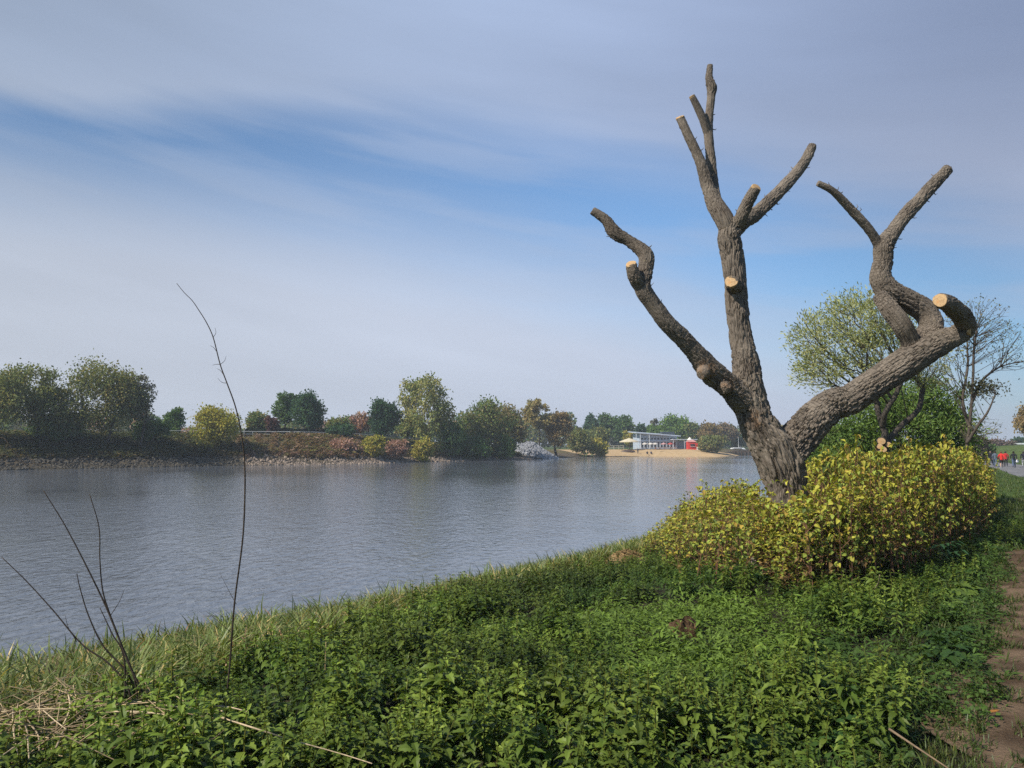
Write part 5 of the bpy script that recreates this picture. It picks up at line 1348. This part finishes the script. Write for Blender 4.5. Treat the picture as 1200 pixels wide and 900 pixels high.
# ================================================================ hedge, railing, sign, lamp on the far bank
def hedge():
    rng = np.random.RandomState(510); mb = MB(); A, B = at(286, 512, 168), at(392, 512, 168); n = 9000
    t = rng.uniform(0, 1, n)[:, None]; C = A + (B - A) * t; z0 = H(C[:, 0], C[:, 1]); top = lerp(1.75, 2.05, wob(t[:, 0] * 9, t[:, 0] * 0, 1))
    sh = rng.randint(0, 3, n); yy = np.where(sh == 0, -.7, rng.uniform(-.7, .7, n)); zz = np.where(sh == 1, top, rng.uniform(0, 1, n) * top)
    C = np.stack([C[:, 0], C[:, 1] + yy + rng.normal(0, .06, n), z0 + zz + rng.normal(0, .07, n)], -1); b = (A + B) / 2; b[2] = Hs(b[0], b[1])
    D = unit(rng.normal(size=(n, 3))); S = unit(np.cross(D, rng.normal(size=(n, 3)))); L = .34
    V = np.stack([C, C + D * L * .5 + S * L * .35, C + D * L, C + D * L * .5 - S * L * .35], 1).reshape(-1, 3) - b
    mb.add(V, np.arange(n)[:, None] * 4 + np.arange(4)[None], col=np.repeat(np.array((.020, .038, .018)) * rng.uniform(.6, 1.4, (n, 1)), 4, 0))
    link('hedge', mb.mesh('hedge'), LEAF_FAR, None, 'long dark clipped hedge on top of the far bank behind the rusty meadow', 'hedge', loc=b)
hedge()
def railing():
    sel = [(c, nn) for c, nn in zip(walkC, walkN)]; P = np.array([c + nn * 18.0 for c, nn in sel]); u, _ = to_px(np.c_[P, np.full(len(P), 5.0)]); P = P[(u > 60) & (u < 492)]
    P = P[::3]; z = H(P[:, 0], P[:, 1]); b = np.array([*P[0], z[0]]); root = thing('railing', 'long pale railing along the riverside walk on the far bank', 'railing', b)
    Q = np.c_[P, z] - b
    for h in (1.0, .5): mb = MB(); mb.tube(Q + [0, 0, h], .05, 5, (.62, .62, .60)); mb.build('rail', PAINT, root, True)
    for k in range(0, len(Q), max(1, len(Q) // 40)):
        mb = MB(); mb.tube([Q[k] + [0, 0, -.1], Q[k] + [0, 0, 1.03]], .045, 6, (.55, .55, .53)); mb.build('post', PAINT, root, True)
railing()
def far_sign():
    c = at(286, 512, 150); b = np.array([c[0], c[1], Hs(c[0], c[1])]); root = thing('round_sign', 'small pale round sign on a post beside the yellow willow bush', 'sign', b)
    h = at(286, 500, 150)[2] - b[2]; mb = MB(); mb.tube([(0, 0, -.2), (0, 0, h)], .06, 7, (.45, .45, .45)); mb.build('post', PAINT, root, True)
    mb = MB(); mb.tube([(0, -.12, h), (0, -.07, h)], .55, 18, (.62, .64, .66)); mb.build('plate', PAINT, root)
far_sign()

# ================================================================ people
def person(label, loc, yaw, pose, shirt, legs, hair, shoes=(.03, .03, .035), extra=None, group=None, height=1.75, shorts=False, skin=(.45, .28, .20), bag=None):
    """a walking, standing or sitting figure: one body mesh, clothes and hair grown from its surface"""
    s = height / 1.75
    def kn(rows): return np.array([[*(np.array(r[:3]) * s), r[3] * s] for r in rows], float)
    hip, sh = .93, 1.42
    st = {'walk': .30, 'walk2': -.26, 'stand': .05}.get(pose, 0)
    Lb = []
    if pose == 'sit':
        hip, sh = .16, .64
    lean = .05 if pose.startswith('walk') else .02
    Lb.append((kn([(0, 0, hip - .04, .135), (0, .005, hip + .12, .125), (0, lean * .5, (hip + sh) / 2 + .06, .135), (0, lean, sh - .08, .15), (0, lean, sh + .02, .09)]), 0))
    Lb.append((kn([(-.06, 0, hip - .02, .12), (.06, 0, hip - .02, .12)]), 0))
    Lb.append((kn([(-.17, lean, sh - .03, .07), (0, lean, sh - .01, .085), (.17, lean, sh - .03, .07)]), 0))
    Lb.append((kn([(0, lean, sh, .058), (0, lean + .015, sh + .13, .055)]), 1))
    Lb.append((kn([(0, lean + .01, sh + .11, .06), (0, lean + .015, sh + .17, .088), (0, lean + .02, sh + .23, .096), (0, lean + .015, sh + .285, .07)]), 2))
    Lb.append((kn([(0, lean + .105, sh + .19, .016), (0, lean + .125, sh + .165, .014)]), 2))
    for sd in (-1, 1):
        q = st * sd
        if pose == 'sit':
            Lb.append((kn([(sd * .10, .02, hip, .10), (sd * .13, .30, hip + .16, .08), (sd * .14, .46, hip + .24, .066)]), 3))
            Lb.append((kn([(sd * .14, .46, hip + .24, .066), (sd * .13, .56, hip + .02, .055), (sd * .12, .62, .07, .042)]), 4))
            Lb.append((kn([(sd * .12, .60, .05, .045), (sd * .13, .76, .045, .035)]), 5))
            Lb.append((kn([(sd * .20, lean, sh - .05, .055), (sd * .26, .12, sh - .28, .045), (sd * .20, .34, sh - .30, .034)]), 6))
            hp = (sd * .19, .40, sh - .29)
        else:
            k = (sd * .10, q * .48 + .05, .49); an = (sd * .10, q * .95 - (.10 if q < 0 else 0), .09 + (.08 if q < 0 else 0))
            Lb.append((kn([(sd * .10, 0, hip, .10), (sd * .10, q * .25 + .02, .70, .082), (*k, .060)]), 3))
            Lb.append((kn([(*k, .060), ((k[0] + an[0]) / 2, (k[1] + an[1]) / 2 - .02, (k[2] + an[2]) / 2 + .05, .058), (*an, .042)]), 4))
            Lb.append((kn([(an[0], an[1] - .04, an[2] - .045, .042), (an[0] + sd * .02, an[1] + .15, .045 + (0 if q >= 0 else .03), .034)]), 5))
            Lb.append((kn([(sd * .20, lean, sh - .05, .056), (sd * .26, -q * .35 - .02, 1.16, .045), (sd * .25, -q * .75 + .08, .93, .033)]), 6))
            hp = (sd * .25, -q * .80 + .10, .86)
        Lb.append((kn([(hp[0], hp[1], hp[2] + .04, .032), (hp[0], hp[1] + .01, hp[2] - .03, .034)]), 7))
        for fi in range(4):
            Lb.append((kn([(hp[0], hp[1] - .025 + .018 * fi, hp[2] - .05, .0115), (hp[0] - sd * .015, hp[1] - .02 + .018 * fi, hp[2] - .10 - .01 * (fi in (1, 2)), .0095)]), 7))
        Lb.append((kn([(hp[0], hp[1] + .03, hp[2] + .01, .012), (hp[0] - sd * .01, hp[1] + .055, hp[2] - .04, .010)]), 7))
    V, Q, I, loc_, rad = solid(Lb, .017, 2, 10, 3)
    root = thing('person', label, 'person', loc, group, yaw)
    link('body', mesh_np('body', V, Q, None, np.tile(skin, (len(V), 1)), True), CLOTH, root)
    me = bpy.data.meshes.new('t')
    # outward normals by averaging faces
    fn = np.cross(V[Q[:, 2]] - V[Q[:, 0]], V[Q[:, 3]] - V[Q[:, 1]]); vn = np.zeros_like(V)
    for c in range(4): np.add.at(vn, Q[:, c], fn)
    vn = unit(vn); bpy.data.meshes.remove(me)
    fi = I[Q].min(1); fz = V[Q].mean(1)[:, 2] / s; fy = V[Q].mean(1)[:, 1] / s
    ids = I[Q[:, 0]]
    def wear(name, keep, col, off):
        if not keep.any(): return
        v, q, _, u = submesh(V + vn * off, Q, keep); link(name, mesh_np(name, v, q, None, np.tile(col, (len(v), 1)), True), CLOTH, root)
    wear('jacket', ((ids == 0) & (fz > hip - .10)) | (ids == 6), shirt, .016)
    wear('trousers', ((ids == 0) & (fz <= hip - .10)) | ((ids == 3) if shorts else ((ids == 3) | (ids == 4))) | ((ids == 0) & (fz < hip + .02) & (fz > hip - .10)), legs, .012)
    for sd in (-1, 1): wear('shoe', (ids == 5) & (V[Q].mean(1)[:, 0] * sd > 0), shoes, .008)
    wear('hair', (ids == 2) & ((fz > sh + .245) | ((fy < lean + .03) & (fz > sh + .12))), hair, .014)
    if bag:
        mb = MB(); mb.tube([(.30, .12, .52), (.30, .12, .60), (.30, .12, .78), (.29, .12, .84)], [.10, .14, .12, .03], 10, bag)
        for k in (-1, 1): mb.tube([(.29, .12 + .04 * k, .80), (.28, .12 + .02 * k, .9)], .008, 5, bag)
        o = link('carrier_bag', mb.mesh('carrier_bag', True), CLOTH, None, 'white carrier bag hanging from the hand of the walker in dark jacket', 'bag')
        o.matrix_world = Matrix.Translation(Vector(loc)) @ Matrix.Rotation(yaw, 4, 'Z')
    return root
def path_person(u, v, label, **kw):
    p = on_ground(u, v, 30, 220, dz=.03); person(label, (p[0], p[1], p[2]), kw.pop('yaw'), group='walkers on the path', **kw)
YP = math.radians(-30)
path_person(1161.5, 546, 'walker in black jacket, light top and dark trousers, left of the red clothed pair', yaw=YP + math.pi * .9, pose='walk', shirt=(.02, .02, .025), legs=(.03, .035, .06), hair=(.03, .02, .015))
path_person(1166.5, 547, 'walker in grey-blue clothes half behind the black jacketed one', yaw=YP, pose='walk2', shirt=(.10, .12, .15), legs=(.10, .14, .22), hair=(.05, .03, .02))
path_person(1174, 548.5, 'walker in bright red shirt and black shorts with bare legs', yaw=YP, pose='walk', shirt=(.62, .035, .025), legs=(.015, .015, .02), hair=(.12, .06, .03), shorts=True, shoes=(.5, .5, .5))
path_person(1179, 547, 'walker in darker red top close behind the red shirted one', yaw=YP, pose='walk2', shirt=(.40, .03, .03), legs=(.02, .02, .025), hair=(.03, .02, .02))
path_person(1188.5, 548, 'walker in dark jacket and blue jeans carrying a white bag', yaw=YP, pose='walk', shirt=(.018, .018, .022), legs=(.08, .11, .19), hair=(.02, .015, .012), bag=(.75, .75, .76))
path_person(1200, 547.5, 'walker in dark jacket and pale trousers at the right edge of the picture', yaw=YP, pose='walk2', shirt=(.02, .02, .03), legs=(.45, .45, .47), hair=(.03, .02, .02))
def beach_person(u, v, d, label, **kw):
    c = at(u, v, d); person(label, (c[0], c[1], Hs(c[0], c[1]) + .06), kw.pop('yaw'), group='people on the sand', **kw)
beach_person(747.5, 531, 241, 'person in dark clothes standing on the sand below the café', yaw=2.6, pose='stand', shirt=(.05, .05, .06), legs=(.03, .03, .04), hair=(.05, .03, .02), height=1.7)
beach_person(758.5, 532, 241, 'person in black sitting on the sand, left one of the sitting pair', yaw=3.0, pose='sit', shirt=(.03, .03, .035), legs=(.04, .04, .06), hair=(.04, .03, .02))
beach_person(763, 532, 241, 'person in dark blue sitting on the sand, right one of the sitting pair', yaw=3.3, pose='sit', shirt=(.05, .06, .12), legs=(.03, .03, .05), hair=(.10, .06, .03))

# ================================================================ the café and what stands on the sand
def cafe():
    d = 262.0; k = d / F; c = at(774, 528, d); gx, gy = c[0], c[1]; gz = max(Hs(gx + q, gy + 2) for q in (-6, 0, 6)) + .05
    root = thing('cafe_building', 'pale blue-grey waterside café with flat pale roof and tall dark windows', 'building', (gx, gy, gz), rz=.12)
    w0, w1 = -25 * k, 20 * k; hL, hR = 5.3, 4.5; D = 8.0
    body = (.44, .50, .58)
    m = MB(); m.add([(w0, 0, -1), (w1, 0, -1), (w1, D, -1), (w0, D, -1), (w0, 0, hL - .25), (w1, 0, hR - .25), (w1, D, hR - .25), (w0, D, hL - .25)],
                    [(0, 1, 5, 4), (1, 2, 6, 5), (2, 3, 7, 6), (3, 0, 4, 7)], col=body); m.build('wall', PAINT, root)
    m = MB(); a0, a1 = w0 - 1.6, w1 + .9
    za, zb = hL + .12, hR - .12
    V = [(a0, -1.3, za), (a1, -1.3, zb), (a1, D + .6, zb + .5), (a0, D + .6, za + .5)]; V = V + [(x, y, z - .3) for x, y, z in V]
    m.add(V, [(0, 1, 2, 3), (7, 6, 5, 4), (0, 4, 5, 1), (1, 5, 6, 2), (2, 6, 7, 3), (3, 7, 4, 0)], col=(.44, .48, .54)); rf = m.build('roof', PAINT, root)
    m = MB(); m.box(1.2, 5.6, 2.2, 4.2, hR - .2, hR + 1.25, (.05, .065, .08)); m.build('roof_unit', PAINT, rf)
    m = MB(); m.box(w0 - .4, w1 + .3, -.25, -.004, 2.55, 2.75, (.66, .69, .72)); m.build('ledge', PAINT, root)
    GL = plain_mat('dark_glass', (.035, .045, .06), .08, .6, .1, 1.0); xs = np.linspace(w0 + .45, w1 - 1.3, 11)
    for x in xs:
        for z0, z1 in ((.35, 2.35), (2.95, 3.75)):
            fr = MB(); t = .09
            for (p, q, r_, s_) in ((x, x + t, z0, z1), (x + .92 - t, x + .92, z0, z1), (x + t, x + .92 - t, z0, z0 + t), (x + t, x + .92 - t, z1 - t, z1)): fr.box(p, q, -.07, -.006, r_, s_, (.72, .74, .76))
            f = fr.build('window', PAINT, root); pn = MB(); pn.box(x + t, x + .92 - t, -.035, -.004, z0 + t, z1 - t); pn.build('pane', GL, f)
    # lean-to at the right with its own canopy
    m = MB(); m.box(w1 + .01, w1 + 5.2, .4, 5.5, -1, 2.6, (.30, .34, .40)); m.build('side_wing', PAINT, root)
    m = MB(); m.box(w1 - 2.4, w1 + 5.9, -3.2, -.3, 2.95, 3.2, (.55, .58, .62)); cn = m.build('canopy', PAINT, root)
    for x in (w1 - 2.2, w1 + 1.6, w1 + 5.6): m = MB(); m.tube([(x, -3.0, -.6), (x, -3.0, 2.95)], .08, 6, (.6, .62, .64)); m.build('canopy_post', PAINT, cn)
    for x in (a0 + .2, w0 + .0, w0 + 3): m = MB(); m.tube([(x, -1.1, -.6), (x, -1.1, hL - .35)], .09, 6, (.7, .72, .74)); m.build('porch_post', PAINT, root)
    # terrace deck
    m = MB(); m.box(w0 - 1.5, w1 + 5.5, -4.2, -.3, -1, .02, (.30, .22, .15)); m.build('terrace', PAINT, root)
    return (gx, gy, gz)
cg = cafe()
def parasol(label, x, y, z, r, h, col, group=None, n=10, lift=.34, under=(.25, .17, .10)):
    root = thing('parasol', label, 'parasol', (x, y, z), group); m = MB(); m.tube([(0, 0, -.3), (0, 0, h)], .05, 6, (.3, .22, .15)); m.build('pole', PAINT, root, True)
    a = np.linspace(0, 2 * np.pi, n, endpoint=False); P = np.stack([r * np.cos(a), r * np.sin(a), np.full(n, h - r * lift)], -1); Pi = P * [.5, .5, 1] + [0, 0, r * lift * .58]
    V = np.vstack([P + [0, 0, -.22], P, Pi, [[0, 0, h + .05]]]); j = np.arange(n); q = (j + 1) % n
    m = MB(); m.add(V, np.vstack([np.stack([j, q, n + q, n + j], -1), np.stack([n + j, n + q, 2 * n + q, 2 * n + j], -1)]), np.stack([2 * n + j, 2 * n + q, np.full(n, 3 * n)], -1), np.array(col)); m.build('canopy', PAINT, root)
    for k in range(0, n, 2): m = MB(); m.tube([(0, 0, h - .25), P[k] + [0, 0, -.03]], .02, 4, (.3, .22, .15)); m.build('rib', PAINT, root)
    return root
pp = at(737.5, 529, 250)
parasol('large cream parasol on the sand left of the café', pp[0], pp[1], Hs(pp[0], pp[1]) + .05, 3.1, 3.6, (.62, .53, .36), n=12)
G2 = 'white parasols on the café terrace'
for (u, lb) in ((756, 'closely set white parasol at the left of the café terrace'), (763, 'white parasol second from the left on the café terrace'), (768, 'white parasol third from the left on the café terrace'), (778, 'pinkish parasol in the middle of the café terrace'), (786, 'small red parasol right of the middle of the café terrace')):
    q = at(u, 527, 256); parasol(lb, q[0], q[1], cg[2], .95, 2.0, (.66, .60, .52) if u < 770 else ((.55, .30, .28) if u < 780 else (.5, .08, .06)), G2, 8)
def picnic(u, d, lb):
    c = at(u, 528, d); z = max(Hs(c[0], c[1]) + .05, .2); root = thing('picnic_table', lb, 'table', (c[0], c[1], z), 'tables in front of the café'); cl = (.32, .14, .09)
    m = MB(); m.box(-.9, .9, -.38, .38, .72, .77, cl); m.build('tabletop', PAINT, root)
    for s in (-1, 1): m = MB(); m.box(-.9, .9, s * .75 - .14, s * .75 + .14, .42, .46, cl); m.build('seat', PAINT, root)
    for s in (-1, 1):
        m = MB(); m.tube([(s * .65, -.7, 0), (s * .65, -.2, .72)], .045, 5, cl); m.tube([(s * .65, .7, 0), (s * .65, .2, .72)], .045, 5, cl); m.tube([(s * .65, -.8, .4), (s * .65, .8, .4)], .04, 5, cl); m.build('leg', PAINT, root)
for u, lb in ((771, 'picnic table before the café, leftmost of the row'), (776, 'picnic table before the café, second from the left of the row'), (783, 'picnic table before the café, third from the left of the row'), (790, 'picnic table before the café, nearest to the red kiosk')): picnic(u, 250, lb)
def kiosk():
    d = 256; k = d / F; c = at(811, 529, d); z = Hs(c[0], c[1]) + .05; root = thing('kiosk', 'bright red kiosk tent with small white peaked top beside the café', 'kiosk', (c[0], c[1], z))
    w = 5.6 * k; h = 9.0 * k; m = MB(); red = (.62, .045, .03)
    m.add([(-w, -1.5, -.3), (w, -1.5, -.3), (w, 1.5, -.3), (-w, 1.5, -.3), (-w, -1.5, h), (w, -1.5, h * .93), (w, 1.5, h * .93), (-w, 1.5, h)], [(0, 1, 5, 4), (1, 2, 6, 5), (2, 3, 7, 6), (3, 0, 4, 7)], col=red); m.build('wall', PAINT, root)
    m = MB(); m.add([(-w * 1.08, -1.7, h + .02), (w * 1.08, -1.7, h * .93 + .02), (w * 1.08, 1.7, h * .93 + .02), (-w * 1.08, 1.7, h + .02), (-w * .45, 0, h + 1.0)], T=[(0, 1, 4), (1, 2, 4), (2, 3, 4), (3, 0, 4)], Q=[(3, 2, 1, 0)], col=(.62, .30, .26)); rf = m.build('roof', PAINT, root)
    m = MB(); m.tube([(-w * .45, 0, h + .55), (-w * .45, 0, h + .9), (-w * .45, 0, h + 1.5)], [.95, .6, .04], 12, (.72, .66, .6)); m.build('peak', PAINT, rf)
    m = MB(); m.box(-w * .55, w * .45, -1.53, -1.505, 1.0, 1.75, (.05, .03, .03)); hb = m.build('hatch', PAINT, root); m = MB(); m.box(-w * .6, w * .5, -1.85, -1.535, .92, .99, (.7, .68, .65)); m.build('counter', PAINT, hb)
    c2 = at(817.5, 529, d - 1.5); r2 = thing('bin', 'small dark-topped white bin at the right foot of the red kiosk', 'bin', (c2[0], c2[1], Hs(c2[0], c2[1]) + .05))
    m = MB(); m.tube([(0, 0, 0), (0, 0, .85)], [.26, .32], 12, (.7, .7, .7)); m.build('body', PAINT, r2); m = MB(); m.tube([(0, 0, .855), (0, 0, .95)], [.33, .2], 12, (.05, .05, .05)); m.build('lid', PAINT, r2)
kiosk()
def rail_fence():
    A, B = at(702, 525, 256), at(731, 526, 256); b = (A + B) / 2; b[2] = Hs(b[0], b[1]); root = thing('fence', 'low pale rail fence on the lawn left of the large cream parasol', 'fence', b)
    for h in (.55, 1.2): m = MB(); m.tube([A * [1, 1, 0] + [0, 0, Hs(A[0], A[1]) + h] - b, B * [1, 1, 0] + [0, 0, Hs(B[0], B[1]) + h] - b], .07, 5, (.60, .56, .42)); m.build('rail', PAINT, root)
    for t in np.linspace(0, 1, 6): p = A + (B - A) * t; z = Hs(p[0], p[1]); m = MB(); m.tube([[p[0] - b[0], p[1] - b[1], z - .2 - b[2]], [p[0] - b[0], p[1] - b[1], z + 1.3 - b[2]]], .07, 5, (.55, .5, .38)); m.build('post', PAINT, root)
rail_fence()
def dark_hull_form():  # low dark rounded form, shaped like a hull, just below the large parasol
    c = at(736, 530.5, 243); b = np.array([c[0], c[1], Hs(c[0], c[1]) + .06]); m = MB(); t = np.linspace(-1, 1, 13); a = np.linspace(0, np.pi, 9); V = []
    for q in t:
        w = .75 * (1 - abs(q) ** 2.6) + .02; h = .62 * (1 - abs(q) ** 3 * .5)
        V += [(q * 2.2, w * math.cos(x), h * math.sin(x)) for x in a]
    Q = [(i * 9 + j, i * 9 + j + 1, i * 9 + 10 + j, i * 9 + 9 + j) for i in range(12) for j in range(8)]
    m.add(V, Q, col=(.075, .045, .03)); m.box(-2.1, 2.1, -.03, .03, .60, .68, (.06, .04, .03))
    link('dark_hull_form', m.mesh('dark_hull_form', True), PAINT, None, 'low dark hull-shaped form on the sand below the cream parasol', 'boat', loc=b)
dark_hull_form()
def yacht():
    d = 292; k = d / F; c = at(869, 527, d); root = thing('motor_yacht', 'white cabin boat with a mast moored behind the jetty, left of the lopped trunk', 'boat', (c[0], c[1], 0)); L = 17 * k
    h0 = at(869, 528.5, d)[2]; m = MB(); t = np.linspace(-1, 1, 15); V = []; white = (.78, .79, .80)
    for q in t:
        w = 1.5 * (1 - max(0, q) ** 2.4) ** .8 + .03; sh = 1.25 + .35 * max(0, q) ** 2
        V += [(q * L, -w, sh), (q * L, -w * .85, .45), (q * L * .97, 0, -.5), (q * L, w * .85, .45), (q * L, w, sh)]
    Q = [(i * 5 + j, i * 5 + j + 1, i * 5 + 6 + j, i * 5 + 5 + j) for i in range(14) for j in range(4)] + [(i * 5, i * 5 + 5, i * 5 + 9, i * 5 + 4) for i in range(14)]
    m.add(V, Q, col=white); m.build('hull', PAINT, root)
    m = MB(); V = [(-.75 * L, -1.1, 1.27), (.35 * L, -1.0, 1.27), (.35 * L, 1.0, 1.27), (-.75 * L, 1.1, 1.27), (-.7 * L, -1.0, 2.3), (.12 * L, -.85, 2.3), (.12 * L, .85, 2.3), (-.7 * L, 1.0, 2.3)]
    m.add(V, [(0, 1, 5, 4), (1, 2, 6, 5), (2, 3, 7, 6), (3, 0, 4, 7), (4, 5, 6, 7)], col=white); cb = m.build('cabin', PAINT, root)
    m = MB(); m.add([(-.6 * L, -1.08, 1.6), (.02 * L, -1.0, 1.6), (-.02 * L, -.97, 2.1), (-.6 * L, -1.04, 2.1)], [(0, 1, 2, 3)], col=(.03, .035, .045)); m.build('window', PAINT, cb)
    m = MB(); m.box(-.55 * L, -.05 * L, -.95, .95, 2.32, 2.42, white); m.box(-.1 * L, -.07 * L, -.9, .9, 2.42, 3.0, (.05, .05, .06)); m.build('flybridge', PAINT, root)
    m = MB(); m.tube([(-.2 * L, 0, 2.4), (-.2 * L, 0, 6.3)], [.07, .04], 6, (.7, .7, .7)); m.build('mast', PAINT, root)
yacht()
def jetty():
    d = 262; c = at(872, 531, d); root = thing('jetty', 'brown wooden jetty on posts in front of the moored boat', 'jetty', (c[0], c[1], 0)); W = 13 * d / F; cl = (.10, .065, .045)
    m = MB(); m.box(-W, W, -1, 1, .95, 1.15, cl); m.build('deck', WOOD_FAR, root)
    for x in np.linspace(-W + .2, W - .2, 7):
        for y in (-1.12, 1.12): m = MB(); m.tube([(x, y, -1.4), (x, y, 1.55)], .13, 7, cl); m.build('post', WOOD_FAR, root)
    for y in (-1.12,): m = MB(); m.tube([(-W, y, 2.0), (W, y, 2.0)], .05, 5, cl); m.build('rail', WOOD_FAR, root)
    for x in np.linspace(-W + .2, W - .2, 4): m = MB(); m.tube([(x, -1.12, 1.5), (x, -1.12, 2.03)], .06, 5, cl); m.build('baluster', WOOD_FAR, root)
jetty()
def white_house(u, v, d, w, h, lb):
    c = at(u, v, d); z = Hs(c[0], c[1]); top = c[2] + h - z; root = thing('house', lb, 'building', (c[0], c[1], z)); m = MB(); m.box(-w, w, -3, 3, -1, top, (.72, .72, .70)); m.build('wall', PAINT, root)
    m = MB(); m.box(-w - .4, w + .4, -3.4, 3.4, top + .005, top + .35, (.8, .8, .8)); m.build('roof', PAINT, root)
    for x in np.linspace(-w * .8, w * .8, 5): m = MB(); m.box(x - .5, x + .5, -3.03, -3.005, top - 1.5, top - .5, (.05, .06, .07)); m.build('window', PAINT, root)
white_house(1188, 523, 210, 5.5, .5, 'long low white building on the right skyline above the walkers')
white_house(1158, 520.5, 330, 3.0, 1.2, 'tiny white house far off left of the low white building')
